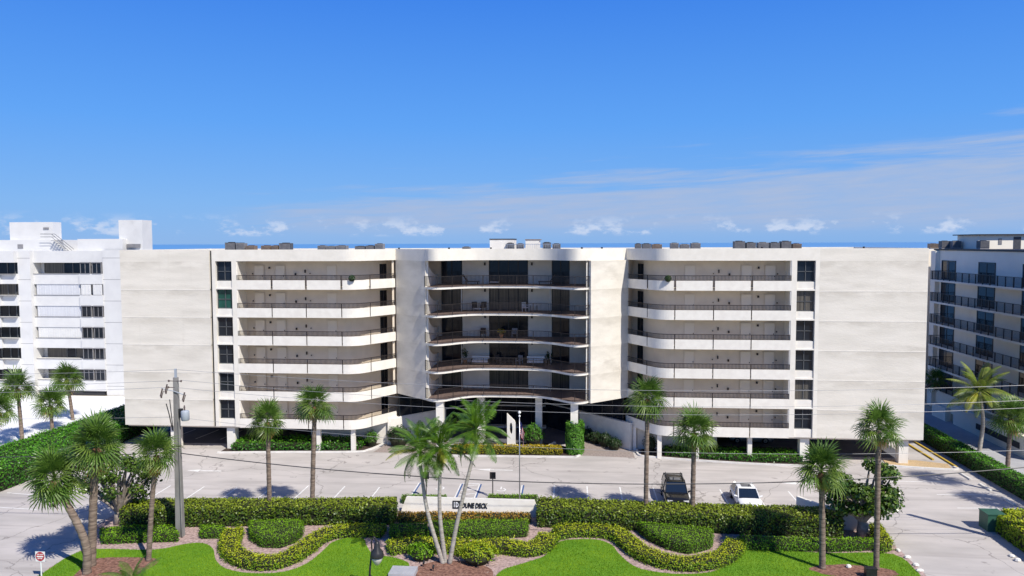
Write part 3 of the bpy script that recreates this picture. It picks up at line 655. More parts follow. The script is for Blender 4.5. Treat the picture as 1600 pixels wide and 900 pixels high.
hedge(tp([(1153, 834), (1200, 836), (1300, 839), (1372, 838), (1376, 847), (1300, 850), (1200, 848), (1156, 846)], .6), .62, 'leaf_green', 'long low green hedge between the clipped mound and the entrance drive', size=.11, dens=150, topvar=.3)
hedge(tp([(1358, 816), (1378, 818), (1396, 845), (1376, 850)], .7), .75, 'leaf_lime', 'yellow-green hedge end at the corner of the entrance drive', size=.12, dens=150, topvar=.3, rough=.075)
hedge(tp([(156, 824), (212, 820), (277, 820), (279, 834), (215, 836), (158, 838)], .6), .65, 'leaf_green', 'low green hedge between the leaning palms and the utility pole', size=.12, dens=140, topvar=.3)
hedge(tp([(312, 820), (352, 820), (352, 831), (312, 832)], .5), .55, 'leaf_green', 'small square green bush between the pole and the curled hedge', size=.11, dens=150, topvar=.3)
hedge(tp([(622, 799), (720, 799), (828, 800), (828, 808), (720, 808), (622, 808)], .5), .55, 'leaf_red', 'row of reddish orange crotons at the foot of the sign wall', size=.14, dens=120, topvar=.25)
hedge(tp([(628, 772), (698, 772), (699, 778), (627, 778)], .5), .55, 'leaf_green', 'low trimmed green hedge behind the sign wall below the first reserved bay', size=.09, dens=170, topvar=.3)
hedge(tp([(763, 771), (840, 772), (840, 778), (762, 777)], .5), .55, 'leaf_green', 'low trimmed green hedge behind the sign wall at the flagpole', size=.09, dens=170, topvar=.3)
# boundary hedges
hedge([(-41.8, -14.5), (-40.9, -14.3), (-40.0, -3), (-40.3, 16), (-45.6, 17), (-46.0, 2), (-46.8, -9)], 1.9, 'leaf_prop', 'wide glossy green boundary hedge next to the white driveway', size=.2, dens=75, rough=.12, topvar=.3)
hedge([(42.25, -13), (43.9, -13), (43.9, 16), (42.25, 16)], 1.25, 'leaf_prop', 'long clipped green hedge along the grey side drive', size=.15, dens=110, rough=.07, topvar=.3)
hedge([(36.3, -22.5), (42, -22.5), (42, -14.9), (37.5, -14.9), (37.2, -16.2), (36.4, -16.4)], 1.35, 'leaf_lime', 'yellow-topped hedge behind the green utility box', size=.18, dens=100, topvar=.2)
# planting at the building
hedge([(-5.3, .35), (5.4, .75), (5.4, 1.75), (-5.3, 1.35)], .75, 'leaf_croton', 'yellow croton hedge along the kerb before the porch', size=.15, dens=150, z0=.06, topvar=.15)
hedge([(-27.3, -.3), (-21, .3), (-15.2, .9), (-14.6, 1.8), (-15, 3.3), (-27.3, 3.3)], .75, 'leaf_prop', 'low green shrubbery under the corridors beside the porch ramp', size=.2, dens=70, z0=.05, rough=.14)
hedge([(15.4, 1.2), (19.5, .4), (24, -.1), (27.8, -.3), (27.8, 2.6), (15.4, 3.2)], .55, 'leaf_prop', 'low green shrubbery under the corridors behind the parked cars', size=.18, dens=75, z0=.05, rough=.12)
def bush(c, rx, ry, h, m, label, size=.16, n=900, cat='bush', name='bush', group=None):
    u = rng.normal(0, 1, (n, 3)); u /= np.linalg.norm(u, axis=1)[:, None]; u[:, 2] = np.abs(u[:, 2])*1.2-.15
    rr = rng.uniform(.75, 1.06, n)[:, None]*(1+.13*np.sin(u[:, :1]*7+3*u[:, 1:2]*2))
    P = u*rr*np.array([rx, ry, h*.55])+np.array([0, 0, h*.42]); P[:, 2] = np.maximum(P[:, 2], .04)
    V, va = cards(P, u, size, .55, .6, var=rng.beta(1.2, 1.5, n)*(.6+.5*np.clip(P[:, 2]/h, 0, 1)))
    r = thing(name, label, cat, (c[0], c[1], c[2] if len(c) > 2 else 0), 0, group); link('foliage', quadmesh('foliage', V, va), m, r)
    MB().lathe((0, 0, 0), [(rx*.5, 0), (rx*.75, h*.3), (rx*.6, h*.65), (rx*.2, h*.82)], 10).build('inner_twigs', 'twigs', r); return r
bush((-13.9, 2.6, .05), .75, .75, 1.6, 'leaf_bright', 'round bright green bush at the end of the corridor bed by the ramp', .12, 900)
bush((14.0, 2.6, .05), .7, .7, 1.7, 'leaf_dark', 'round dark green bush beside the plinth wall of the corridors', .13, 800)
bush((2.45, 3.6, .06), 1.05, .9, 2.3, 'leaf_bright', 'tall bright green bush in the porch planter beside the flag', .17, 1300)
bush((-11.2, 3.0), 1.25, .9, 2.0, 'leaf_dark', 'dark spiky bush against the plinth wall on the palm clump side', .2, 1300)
for i, (px_, py_) in enumerate(((10.9, 3.6), (10.0, 4.8), (9.1, 5.9), (8.2, 6.9))):
    bush((px_-.35, py_-.35), .75, .7, 1.2+.2*(i % 2), 'leaf_dark', 'dark green shrub in the row below the lettered plinth wall', .16, 600, group='shrubs below the lettered wall', cat='shrub', name='shrub')
# ivy column
n = 2600; q = rng.uniform(0, 2*math.pi, n); z = rng.uniform(0, 3.0, n)
rr = .86*(1+.06*np.sin(q*5+z*3)); P = np.c_[rr*np.cos(q), rr*np.sin(q), z+.05]; k = 500
P = np.r_[P, np.c_[rng.uniform(-.8, .8, (k, 2)), 2.95+rng.normal(0, .12, k)]]; NN = np.r_[np.c_[np.cos(q), np.sin(q), np.zeros(n)+.3], np.tile([0, 0, 1.], (k, 1))]
V, va = cards(P, NN, .2, .6, .5); iv = thing('ivy_column', 'thick cylinder of green ivy climbing round the porch column', 'climbing plant', (6.65, 1.55, .06))
link('foliage', quadmesh('foliage', V, va), 'leaf_bright', iv); MB().lathe((0, 0, 0), [(.78, 0), (.8, 1.5), (.76, 2.85)], 14).build('inner_twigs', 'twigs', iv)
bush((-3.1, -24.0), 1.0, .8, 1.1, 'leaf_green', 'rounded green bush on the lamp side of the triple-trunk palm', .16, 900)
bush((.6, -24.2), 1.3, .95, 1.25, 'leaf_lime', 'rounded bush with orange tips beside the triple-trunk palm', .16, 1200)
# lawn blades
def blades(poly, n, name, label):
    q = np.array(poly); lo, hi = q.min(0), q.max(0); lo[1] = max(lo[1], -30.5)
    P = rng.uniform(lo, hi, (n, 2)); P = P[inside(poly, P)]
    for mp in (mulchL, mulchR, mulchC): P = P[~inside(mp, P)]
    m_ = len(P); a = rng.uniform(0, 2*math.pi, m_); h = rng.uniform(.04, .10, m_); w = .016
    base = np.c_[P, np.full(m_, .012)]; dv = np.c_[np.cos(a)*w, np.sin(a)*w, np.zeros(m_)]; tip = base+np.c_[rng.normal(0, .03, (m_, 2)), h]
    V = np.stack([base-dv, base+dv, tip], 1).reshape(-1, 3)
    pn_ = sum(np.sin(P@rng.normal(0, f_, 2)+rng.uniform(0, 6))/(1+k_*.2) for k_, f_ in enumerate((.5, .8, 1.2, 1.8, 2.6, 3.5, 5., 7.)))
    var = np.clip(rng.uniform(0, 1, m_)*.55+.24+.11*pn_, 0, 1)
    o = link(name, quadmesh(name, V, var, 3), 'grass_blade'); o['kind'] = 'stuff'; tag(o, label, 'grass'); return o
blades(lawnL, 75000, 'grass', 'short mown grass on the lawn by the leaning palms')
blades(lawnR, 85000, 'grass', 'short mown grass on the lawn by the entrance drive')

# ------------------------------------------------------------------ palms
def fan_mesh(name, m, droop, L=1.05, pet=.72, K=19, seed=0):
    r = random.Random(seed); mb = MB()
    pts = [(pet*t, 0, -.10*droop*t*t) for t in (0, .5, 1)]
    mb.tube(pts, .022, 4, .012)
    hx, hz = pet, -.10*droop
    for k in range(K):
        a = R(-128+256*k/(K-1))+r.uniform(-.05, .05); l = L*(.72+.28*math.cos(a*.7))*r.uniform(.85, 1.1); w = .031
        ca, sa = math.cos(a), math.sin(a); fold = .22*abs(sa)
        def pt(t, off): 
            z = hz+fold*l*t*(1-.4*t)-droop*.55*l*t**2.3; rr = l*t*(1-.16*droop*t*t)
            return (hx+rr*ca-off*sa, rr*sa+off*ca, z)
        mb.add([pt(0, 0), pt(.35, -w), pt(.35, w), pt(.75, -w*.8), pt(.75, w*.8), pt(1, 0)], [(0, 1, 2), (1, 3, 4, 2), (3, 5, 4)])
    me = mb.mesh(name); me.materials.append(MATS[m]); return me
FANS = [fan_mesh('frond', 'fan_leaf', .5, seed=1), fan_mesh('frond', 'fan_leaf_b', .8, seed=2), fan_mesh('frond', 'fan_leaf', 1.15, seed=3), fan_mesh('frond', 'fan_leaf_b', 1.4, seed=4)]
DEAD = fan_mesh('frond', 'fan_dead', 1.7, .8, .6, seed=5)
def ring_trunk(pts, r0, r1, m, parent, name='trunk', n=9, rings=26):
    p = smooth_path(pts, 5) if len(pts) > 2 else list(pts); p = resample(p, np.linalg.norm(np.array(p[-1])-np.array(p[0]))/rings)
    rad = [(r0+(r1-r0)*i/(len(p)-1))*(1+(.07 if i % 2 else -.03))*(1.25 if i == 0 else 1) for i in range(len(p))]
    return MB().tube(p, rad, n).build(name, m, parent, True)
def sabal(base, top, label, n=34, sc=1., r0=.19, lean=None, dead=3, skirt=True, r1=.16, boot=True):
    n = int(n*random.uniform(1.05, 1.3)); span = random.uniform(108, 140)
    """fan palm: base (x, y), crown centre (x, y, z)"""
    t = thing('fan_palm', label, 'palm tree', (base[0], base[1], 0)); d = Vector((top[0]-base[0], top[1]-base[1], top[2]))
    mid = lean if lean else (d.x*.45, d.y*.45, d.z*.5)
    ring_trunk([(0, 0, -.1), mid, (d.x*.98, d.y*.98, d.z-.35)], r0, r1, 'palm_trunk', t)
    if boot:
        mb = MB().lathe((d.x, d.y, d.z-1.05), [(r1, 0), (r1*1.6, .25), (r1*1.75, .5), (r1*1.0, .8)], 9); mb.build('leaf_bases', 'palm_boot', t)
    for i in range(n):
        u = i/(n-1); el_ = R(84-span*u**.9+random.uniform(-9, 9)); az_ = i*2.39996+random.uniform(-.2, .2)
        isd = skirt and i >= n-dead
        me = DEAD if isd else FANS[0 if u < .25 else random.choice((0, 1)) if u < .6 else random.choice((2, 3))]
        o = bpy.data.objects.new('frond', me); col.objects.link(o); o.parent = t
        o.location = (d.x, d.y, d.z+.05-.3*u); o.rotation_euler = (random.uniform(-.95, .95), -(el_ if not isd else R(-62)), az_); s_ = sc*random.uniform(.85, 1.12); o.scale = (s_, s_, s_)
    return t
def P3(px_, py_, base): 
    """crown point straight above/beside the base: same depth as the base, at the pixel"""
    d = _F+_R2*(px_-800)/CF+_U2*(450-py_)/CF; k = (base[1]-CAM[1])/d[1]; p = CAM+d*k; return (float(p[0]), float(p[1]), float(p[2]))
b = g(143, 884); sabal(b, P3(150, 694, b), 'tall fan palm with straight trunk beside the leaning palm at the drive', 40, 1.3, .26, r1=.22)
b = g(136, 896); sabal(b, P3(85, 745, b), 'leaning fan palm with brown curved trunk at the exit drive', 38, 1.2, .25, lean=(-.1, 0, 2.2), r1=.2)
b = g(232, 876); sabal(b, P3(244, 706, b), 'slim fan palm with orange dead fronds in front of the utility pole', 34, 1.05, .17, r1=.14, dead=5)
b = g(421, 780, 1.4); sabal(b, P3(418, 655, b), 'shorter fan palm with orange skirt rising from the hedge', 32, 1.0, .17, dead=6)
b = g(487, 779, 1.4); sabal(b, P3(492, 630, b), 'taller fan palm rising from the hedge beside the orange-skirted one', 34, 1.05, .18, dead=3)
b = g(1009, 786, 1.4); sabal(b, P3(1012, 618, b), 'tall slender fan palm rising from the hedge beside the black car', 34, 1.05, .17, dead=1)
b = g(1082, 788, 1.4); sabal(b, P3(1085, 672, b), 'shorter fan palm rising from the hedge between the two cars', 36, 1.15, .19, dead=2)
b = g(1285, 888); sabal(b, P3(1284, 732, b), 'fan palm with orange leaf bases and broad crown on the lawn', 36, 1.1, .2, dead=2, r1=.17)
b = g(1369, 890); sabal(b, P3(1373, 665, b), 'tallest slender fan palm on the lawn by the entrance drive', 34, .98, .17, dead=1, boot=False)
for (bx, cx_, lab) in (((35, 690), (27, 603), 'fan palm with brown trunk on the white driveway, farthest from the cream building'), ((82, 672), (78, 630), 'short fan palm in front of the white driveway hedge'), ((114, 656), (104, 590), 'slender fan palm at the white building wall'), ((-8, 700), (-2, 640), 'fan palm half out of view on the white driveway')):
    b = g(*bx); sabal(b, P3(*cx_, b), lab, 32, 1.25, .2, dead=1)
b = (46.0, .2); sabal(b, P3(1580, 650, b), 'yellowish fan palm on the grey side drive', 32, 1.25, .2, dead=5)
b = (44.9, 22); sabal(b, P3(1462, 592, b), 'shaded fan palm between the cream building and the balconied one', 26, 1.0, .16, dead=2)

sabal((45.0, -10.6), (45.0, -10.6, 11), 'very tall fan palm past the clipped side hedge shading the parking bays', 30, 1.25, .2, dead=1)
sabal((46.4, -16.2), (46.4, -16.2, 11), 'very tall fan palm near the yellow-topped hedge shading the drive', 30, 1.25, .2, dead=1)

def feather_mesh(name, m, L=2.6, K=24, arch=.42, leaf=.62, hang=.75, seed=0, w=.034):
    r = random.Random(seed); mb = MB()
    cp = lambda s_: Vector((L*(s_-.12*s_**3*arch*2), 0, L*(.22*s_-arch*s_**2.2)))
    mb.tube([cp(k/8) for k in range(9)], .028, 4, .006)
    for k in range(K):
        s_ = .14+.86*k/(K-1); p = cp(s_); tg = (cp(min(1, s_+.02))-cp(s_-.02)).normalized(); l = leaf*math.sin(math.pi*min(.97, .18+.8*s_))**.7*r.uniform(.85, 1.1)
        for sd in (-1, 1):
            d = (tg*.62+Vector((0, sd*.8, .12))).normalized(); nrm = Vector((0, 0, 1)); wv = tg*w
            q1 = p+d*l*.5+Vector((0, 0, -hang*l*.15)); q2 = p+d*l*.92+Vector((0, 0, -hang*l*.62))
            mb.add([p-wv*.5, p+wv*.5, q1-wv, q1+wv, q2], [(0, 1, 3, 2), (2, 3, 4)])
    me = mb.mesh(name); me.materials.append(MATS[m]); return me
FEATH = [feather_mesh('frond', 'feather_leaf', seed=1), feather_mesh('frond', 'feather_leaf', arch=.62, hang=.8, seed=2), feather_mesh('frond', 'feather_leaf', 2.5, arch=.28, seed=3)]
FYEL = feather_mesh('frond', 'feather_yellow', 2.5, arch=.5, hang=.7, seed=4)
FDEAD = feather_mesh('frond', 'fan_dead', 2.2, arch=.7, hang=1.1, seed=9)
COCO = [feather_mesh('frond', 'coco_leaf', 3.4, 36, .5, .7, 1.0, seed=5), feather_mesh('frond', 'coco_leaf', 3.6, 36, .36, .75, 1.1, seed=6)]
def crown(parent, c, metas, n, el0, el1, sc, extra=()):
    for i in range(n):
        u = i/max(1, n-1); o = bpy.data.objects.new('frond', metas[i % len(metas)]); col.objects.link(o); o.parent = parent; o.location = c
        o.rotation_euler = (random.uniform(-.3, .3), -R(el0+(el1-el0)*u+random.uniform(-6, 6)), i*2.39996+random.uniform(-.2, .2)); s_ = sc*random.uniform(.88, 1.1); o.scale = (s_,)*3
    for (me, az_, el_, s_) in extra:
        o = bpy.data.objects.new('frond', me); col.objects.link(o); o.parent = parent; o.location = c; o.rotation_euler = (0, -R(el_), R(az_)); o.scale = (s_,)*3
b = g(696, 880); T3 = thing('clump_palm', 'feather palm with three slender grey trunks from one base before the sign', 'palm tree', (b[0], b[1], 0))
for (base, mids, tp_, ex) in (((-.15, 0), [(668, 800)], (657, 728), [(FYEL, 195, 8, .95)]), ((-.02, .1), [(687, 800)], (688, 722), [(FYEL, 290, 5, .8), (FDEAD, 270, -72, .75), (FDEAD, 300, -80, .8)]), ((.25, 0), [(716, 808)], (744, 694), [(FYEL, 150, 30, .7)])):
    tpw = P3(*tp_, b); pm = [P3(*q_, b) for q_ in mids]
    rel = lambda p: (p[0]-b[0], p[1]-b[1], p[2]); c = rel(tpw)
    ring_trunk([(base[0], base[1], -.1)]+[rel(p) for p in pm]+[c], .15, .10, 'grey_trunk', T3)
    MB().tube([c, (c[0], c[1], c[2]+.55), (c[0], c[1], c[2]+1.0)], [.10, .12, .05], 8).build('crownshaft', 'crownshaft', T3, True)
    crown(T3, (c[0], c[1], c[2]+.9), FEATH, 27, 86, -45, .98, ex)
b = (46.2, 5.5); T = thing('coconut_palm', 'coconut palm with drooping yellowing fronds in front of the balconied building', 'palm tree', (*b, 0)); tpw = P3(1530, 612, b)
ring_trunk([(0, 0, -.1), (.25, 0, 3), (tpw[0]-b[0], 0, tpw[2])], .2, .13, 'grey_trunk', T); crown(T, (tpw[0]-b[0], 0, tpw[2]), COCO, 22, 78, -38, .95, [(FYEL, 215, -20, 1.2)])
b = g(208, 935); T = thing('young_palm', 'low feather palm frond clump at the edge of the mulch bed', 'palm tree', (*b, 0))
ring_trunk([(0, 0, -.05), (0, 0, .3), (0, 0, .6)], .12, .08, 'grey_trunk', T, rings=6); crown(T, (0, 0, .6), FEATH, 9, 75, 15, .85)

# broad-leaved trees with pale limbs
def leafy_tree(b, label, limbs, clumps, m, trunk_h=.9, r0=.3, nleaf=60, size=.26):
    t = thing('leafy_tree', label, 'tree', (*b, 0)); mb = MB(); mb.tube([(0, 0, -.1), (.03, 0, trunk_h*.6), (0, .05, trunk_h)], [r0*1.25, r0, r0*.85], 10)
    V = []; A = []
    for (x, y, z, rad) in clumps:
        jx = .35*x; mb.tube(smooth_path([(0, .02, trunk_h*.8), (jx+random.uniform(-.15, .15), .35*y, trunk_h+(z-trunk_h)*.35), (x*.75, y*.75, z*.8), (x, y, z)], 3), [r0*.5*(1-.09*k) for k in range(10)], 6)
        k = int(nleaf*rad*rad); u = rng.normal(0, 1, (k, 3)); u /= np.linalg.norm(u, axis=1)[:, None]
        P = np.array([x, y, z])+u*rad*rng.uniform(.35, 1.1, k)[:, None]*np.array([1, 1, .8]); v_, a_ = cards(P, u+np.array([0, 0, .6]), size, .75, .7, var=rng.beta(1.2, 1.8, k)); V.append(v_); A.append(a_)
    mb.build('trunk', 'bark_pale', t, True); link('crown', quadmesh('crown', np.concatenate(V), np.concatenate(A)), m, t); return t
def clumpset(n, rx, ry, z0, z1, seed, rmin=.5, rmax=.85, hollow=.25):
    r = random.Random(seed); out = []
    for k in range(n):
        a = k*2.39996; q = math.sqrt(hollow+(1-hollow)*(k+.5)/n); z = r.uniform(z0, z1); f = math.sqrt(max(.15, 1-((z-z0)/(z1-z0)*.75)**2))
        out.append((rx*q*f*math.cos(a), ry*q*f*math.sin(a), z, r.uniform(rmin, rmax)))
    return out
leafy_tree(g(186, 818), 'broad-leaved tree with bare pale limbs behind the leaning palms', None, clumpset(24, 2.9, 2.0, 1.9, 4.9, 3), 'leaf_clusia', 1.0, .34, 330, .24)
leafy_tree(g(1347, 838), 'dense round-leaved tree with forked trunk beside the slender palm', None, clumpset(32, 2.6, 1.9, 2.1, 5.0, 8), 'leaf_clusia', 1.2, .34, 480, .25)

# ------------------------------------------------------------------ sign wall, porch planter, sculpture, flag
sw = thing('sign_wall', 'low white wall with black lettering and square logo', 'sign', (-1.15, -15.7, 0))
MB().add([(-5.35, -.2, 0), (5.3, -.2, 0), (5.3, .2, 0), (-5.35, .2, 0), (-4.9, -.05, 1.22), (4.9, -.05, 1.22), (4.9, .2, 1.22), (-4.9, .2, 1.22)], [(0, 3, 2, 1), (4, 5, 6, 7), (0, 1, 5, 4), (1, 2, 6, 5), (2, 3, 7, 6), (3, 0, 4, 7)]).build('wall', 'white_paint', sw)
text('letters', 'DUNE DECK', .52, 'letter', sw, (-.62, -.155, .56), (math.pi/2-.11, 0, 0), .03, .18, .66)
lg = MB().box(-.36, .36, -.03, .02, 0, .58).build('logo', 'letter', sw); lg.location = (-.95, -.155, .48); lg.rotation_euler = (-.11, 0, 0)
ring = [(.16*math.cos(q), .2*math.sin(q)) for q in np.linspace(-1.57, 1.57, 9)]
MB().add([(x-.06, -.036, .29+z) for x, z in ring]+[(x*.6-.06, -.036, .29+z*.65) for x, z in ring], [(i, i+1, 10+i, 9+i) for i in range(8)]).box(-.12, -.05, -.04, -.034, .09, .49).box(-.26, -.2, -.04, -.034, .09, .49).build('logo_mark', 'sign_white', lg)
pw = MB().strip([(-4.7, 2.1), (4.0, 2.4), (4.7, 3.9)], .06, .5, .2).build('planter_wall', 'white_paint'); tag(pw, 'low white planter wall behind the yellow croton hedge', 'planter')
sc_ = thing('sculpture', 'tall white slab sculpture with an oval hole before the lobby', 'sculpture', (.25, 3.4, .06))
out = [(-.5, 0), (.5, 0), (.5, 2.5), (.42, 2.75), (-.5, 3.55)]; hol = [(-.02+.17*math.cos(q), 1.95+.62*math.sin(q)) for q in np.linspace(0, 2*math.pi, 16, endpoint=False)]
import bmesh
def slab_with_hole(out, hol, t):
    bm = bmesh.new(); ev = []
    for lp in (out, hol):
        vs = [bm.verts.new((x, 0, z)) for x, z in lp]; ev += [bm.edges.new((vs[i], vs[(i+1) % len(vs)])) for i in range(len(vs))]
    r_ = bmesh.ops.triangle_fill(bm, use_beauty=True, edges=ev); fs = [f for f in r_['geom'] if isinstance(f, bmesh.types.BMFace)]
    ex = bmesh.ops.extrude_face_region(bm, geom=fs); bmesh.ops.translate(bm, verts=[v for v in ex['geom'] if isinstance(v, bmesh.types.BMVert)], vec=(0, t, 0))
    bmesh.ops.recalc_face_normals(bm, faces=bm.faces); me = bpy.data.meshes.new('slab'); bm.to_mesh(me); bm.free(); return me
link('slab', slab_with_hole(out, hol, .28), 'white_paint', sc_)
MB().box(-.75, .75, -.25, .55, -.02, .12).build('plinth', 'white_paint', sc_); sc_.scale = (.85, .9, .95)
fx, fy = g(812, 790, .3)
fp = thing('flagpole', 'slim steel flagpole with white ball behind the sign wall', 'flagpole', (fx, fy, 0)); fz = P3(811, 647, (fx, fy))[2]
MB().tube([(0, 0, 0), (0, 0, fz)], .055, 8, .03).build('pole', 'steel', fp, True); MB().lathe((0, 0, fz), [(.02, 0), (.1, .06), (.12, .14), (.08, .24), (.01, .27)], 10).build('ball', 'ball_white', fp, True)
MB().lathe((0, 0, fz-.22), [(.03, 0), (.09, .03), (.09, .1), (.03, .13)], 10).build('truck', 'ball_white', fp, True); MB().lathe((0, 0, 0), [(.16, 0), (.14, .12), (.06, .2)], 10).build('base', 'steel', fp)
fl = thing('flag', 'red and white striped flag with dark blue canton hanging limp', 'flag', (fx, fy, fz-.55))
def flagpt(u, v): 
    return (.05+.30*u**.6+.05*math.sin(9*u+3*v)*u, -.03+.11*math.sin(13*u+2*v)*u**.5, -v*1.05-u*.95)
for k in range(13):
    mm = 'flag_red' if k % 2 == 0 else 'flag_white'; v0, v1 = k/13, (k+1)/13; u0 = .4 if k < 7 else 0
    us = np.linspace(u0, 1, 12); mb = MB().add([flagpt(u, v0) for u in us]+[flagpt(u, v1) for u in us], [(i, i+1, 13+i, 12+i) for i in range(11)]); mb.build('stripe', mm, fl, True)
us = np.linspace(0, .4, 8); vv = np.linspace(0, 7/13, 6); MB().add([flagpt(u, v) for v in vv for u in us], [(j*8+i, j*8+i+1, j*8+8+i+1, j*8+8+i) for j in range(5) for i in range(7)]).build('canton', 'flag_blue', fl, True)

# ------------------------------------------------------------------ utility pole and wires
pb = g(282, 838)
up = thing('utility_pole', 'grey concrete utility pole with transformer and cutouts', 'utility pole', (*pb, 0))
MB().add([(-.25, -.2, -.1), (.25, -.2, -.1), (.25, .2, -.1), (-.25, .2, -.1), (-.14, -.12, 11.3), (.14, -.12, 11.3), (.14, .12, 11.3), (-.14, .12, 11.3)], [(0, 3, 2, 1), (4, 5, 6, 7), (0, 1, 5, 4), (1, 2, 6, 5), (2, 3, 7, 6), (3, 0, 4, 7)]).build('pole', 'pole_concrete', up)
MB().box(-.07, .07, -.06, .06, 11.3, 11.9).build('pole_top', 'transformer_grey', up)
for sx, z_ in ((-.45, 11.05), (.45, 11.05), (-.5, 10.6)):
    MB().tube([(0, -.1, z_), (sx, -.12, z_+.02)], .03, 6).lathe((sx, -.12, z_-.06), [(.03, 0), (.08, .03), (.04, .07), (.08, .1), (.03, .15)], 8).build('insulator', 'porcelain', up)
MB().tube([(-.95, -.2, 10.55), (0, -.2, 10.35), (.75, -.2, 10.1)], .03, 6).build('crossarm', 'transformer_grey', up)
for x, z_ in ((-.95, 10.0), (-.6, 10.3), (.65, 9.75)):
    mb = MB().tube([(x-.06, -.25, z_), (x+.1, -.25, z_+.55)], .05, 6).tube([(x+.06, -.3, z_-.02), (x+.2, -.3, z_+.4)], .03, 5).lathe((x, -.25, z_-.12), [(.05, 0), (.07, .1), (.03, .16)], 7); mb.build('fuse_cutout', 'porcelain', up)
MB().lathe((.66, -.1, 8.3), [(.24, 0), (.28, .05), (.28, .62), (.25, .68), (.1, .72)], 14).build('transformer', 'transformer_grey', up, True)
MB().lathe((.62, -.1, 9.02), [(.04, 0), (.07, .05), (.04, .12), (.07, .16), (.03, .35)], 7).build('bushing', 'porcelain', up)
MB().box(.19, .4, -.12, .12, 8.5, 9.1).build('bracket', 'black_metal', up)
MB().tube([(-.2, -.25, 7.6), (-.4, -.3, 8.8), (-.58, -.3, 9.5)], .035, 6).tube([(-.16, -.25, 7.6), (-.32, -.3, 9.8)], .03, 6).build('conduit', 'black_metal', up)
MB().tube([(.23, -.2, 8.3), (.25, -.25, 2.6), (.27, -.26, .1)], .05, 6).build('riser', 'pole_concrete', up)
for ax in (60.0, -44.0):
    o = MB().add([(-.26, -.2, -.1), (.26, -.2, -.1), (.26, .2, -.1), (-.26, .2, -.1), (-.17, -.14, 11.5), (.17, -.14, 11.5), (.17, .14, 11.5), (-.17, .14, 11.5)], [(0, 3, 2, 1), (4, 5, 6, 7), (0, 1, 5, 4), (1, 2, 6, 5), (2, 3, 7, 6), (3, 0, 4, 7)]).build('utility_pole', 'pole_concrete', None, loc=(pb[0]+ax, pb[1]+(1.2 if ax > 0 else -.2), 0))
    tag(o, 'plain concrete utility pole carrying the far end of the wires ' + ('past the entrance drive' if ax > 0 else 'past the exit drive'), 'utility pole')
def wire(x0, z0, x1, z1, sag, r_, m, label, y=0.):
    pts = [(pb[0]+x0+(x1-x0)*t, pb[1]+y+(1.2*t if x1 > 9 else 0), z0+(z1-z0)*t-4*sag*t*(1-t)) for t in np.linspace(0, 1, 40)]
    tag(MB().tube(pts, r_, 5).build('power_line', m), label, 'wire')
wire(0, 11.85, 60, 11.5, .95, .013, 'wire_light', 'topmost power line from the pole top past the cream building')
wire(.45, 11.1, 60, 10.55, 1.15, .013, 'wire_light', 'second power line just under the pole top')
wire(.2, 10.6, 60, 10.1, 1.2, .013, 'wire_light', 'third power line, lowest of the upper three', -.12)
wire(.2, 8.5, 60, 7.3, 1.25, .012, 'wire_light', 'thin lone wire crossing before the lower corridors', -.1)
wire(.2, 6.0, 60, 6.4, 1.8, .035, 'wire', 'thick dark telephone cable sagging over the car park', -.15)
wire(-44, 11.4, 0, 11.85, .45, .013, 'wire_light', 'topmost wire running from the pole over the white driveway', 0)
wire(-44, 10.6, -.45, 11.05, .5, .013, 'wire_light', 'second wire running from the pole over the boundary hedge', 0)
wire(-44, 10.1, -.5, 10.6, .5, .013, 'wire_light', 'third wire running from the pole towards the exit drive', 0)
wire(-44, 8.1, -.2, 8.5, .3, .012, 'wire_light', 'low thin wire running from the pole across the fan palms', 0)

wire(-44, 4.8, -.2, 6.0, .3, .03, 'wire', 'thick dark cable running from the pole towards the white driveway', -.1)

# ------------------------------------------------------------------ street furniture
b = g(65, 905); t = thing('road_sign', 'round red no-entry sign with white bar on a white post', 'road sign', (*b, 0)); zt = P3(65, 869, b)[2]
MB().tube([(0, 0, -.02), (0, 0, zt+.1)], .04, 6).build('post', 'sign_white', t); pn = MB().box(-.39, .39, -.05, -.03, zt-.4, zt+.38).build('panel', 'sign_white', t)
disc = [(.36*math.cos(q), .36*math.sin(q)) for q in np.linspace(0, 2*math.pi, 28, endpoint=False)]
MB().add([(x, -.056, zt+y) for x, y in disc]+[(x, -.051, zt+y) for x, y in disc], [tuple(range(28))]+[(i, (i+1) % 28, 28+(i+1) % 28, 28+i) for i in range(28)]).build('red_disc', 'sign_red', pn)
MB().box(-.27, .27, -.062, -.057, zt-.05, zt+.05).build('bar', 'sign_white', pn)
text('sign_letters', 'DO NOT', .13, 'sign_white', pn, (-.24, -.058, zt+.12), (math.pi/2, 0, 0), .003); text('sign_letters', 'ENTER', .13, 'sign_white', pn, (-.20, -.058, zt-.20), (math.pi/2, 0, 0), .003); pn.scale = (.8, 1, .8); pn.location = (0, 0, zt*.2)
for (x, y0, lab) in ((666, 772, 'dark parking sign on a thin post beside the triple-trunk palm'), (770, 772, 'dark parking sign on a thin post beside the flagpole')):
    b = g(x, y0, .3); t = thing('parking_sign', lab, 'sign', (*b, 0)); MB().tube([(0, 0, 0), (0, 0, 2.0)], .045, 6).build('post', 'dark_metal', t); MB().box(-.24, .24, -.03, .03, 1.55, 2.1).build('panel', 'dark_metal', t)
b = g(577, 925); t = thing('street_lamp', 'black ornate street lamp with hanging bell lantern over the lawn', 'street lamp', (*b, 0)); hz = P3(588, 858, b)[2]; hx = P3(592, 845, b)[0]-b[0]
MB().tube([(0, 0, 0), (.05, 0, hz*.5), (.2, 0, hz)], .075, 8, .05).build('post', 'black_metal', t, True)
MB().lathe((.06, 0, hz*.0+.0), [(.2, 0), (.2, .2), (.11, .35), (.13, .9), (.09, 1.0)], 10).build('base', 'black_metal', t, True)
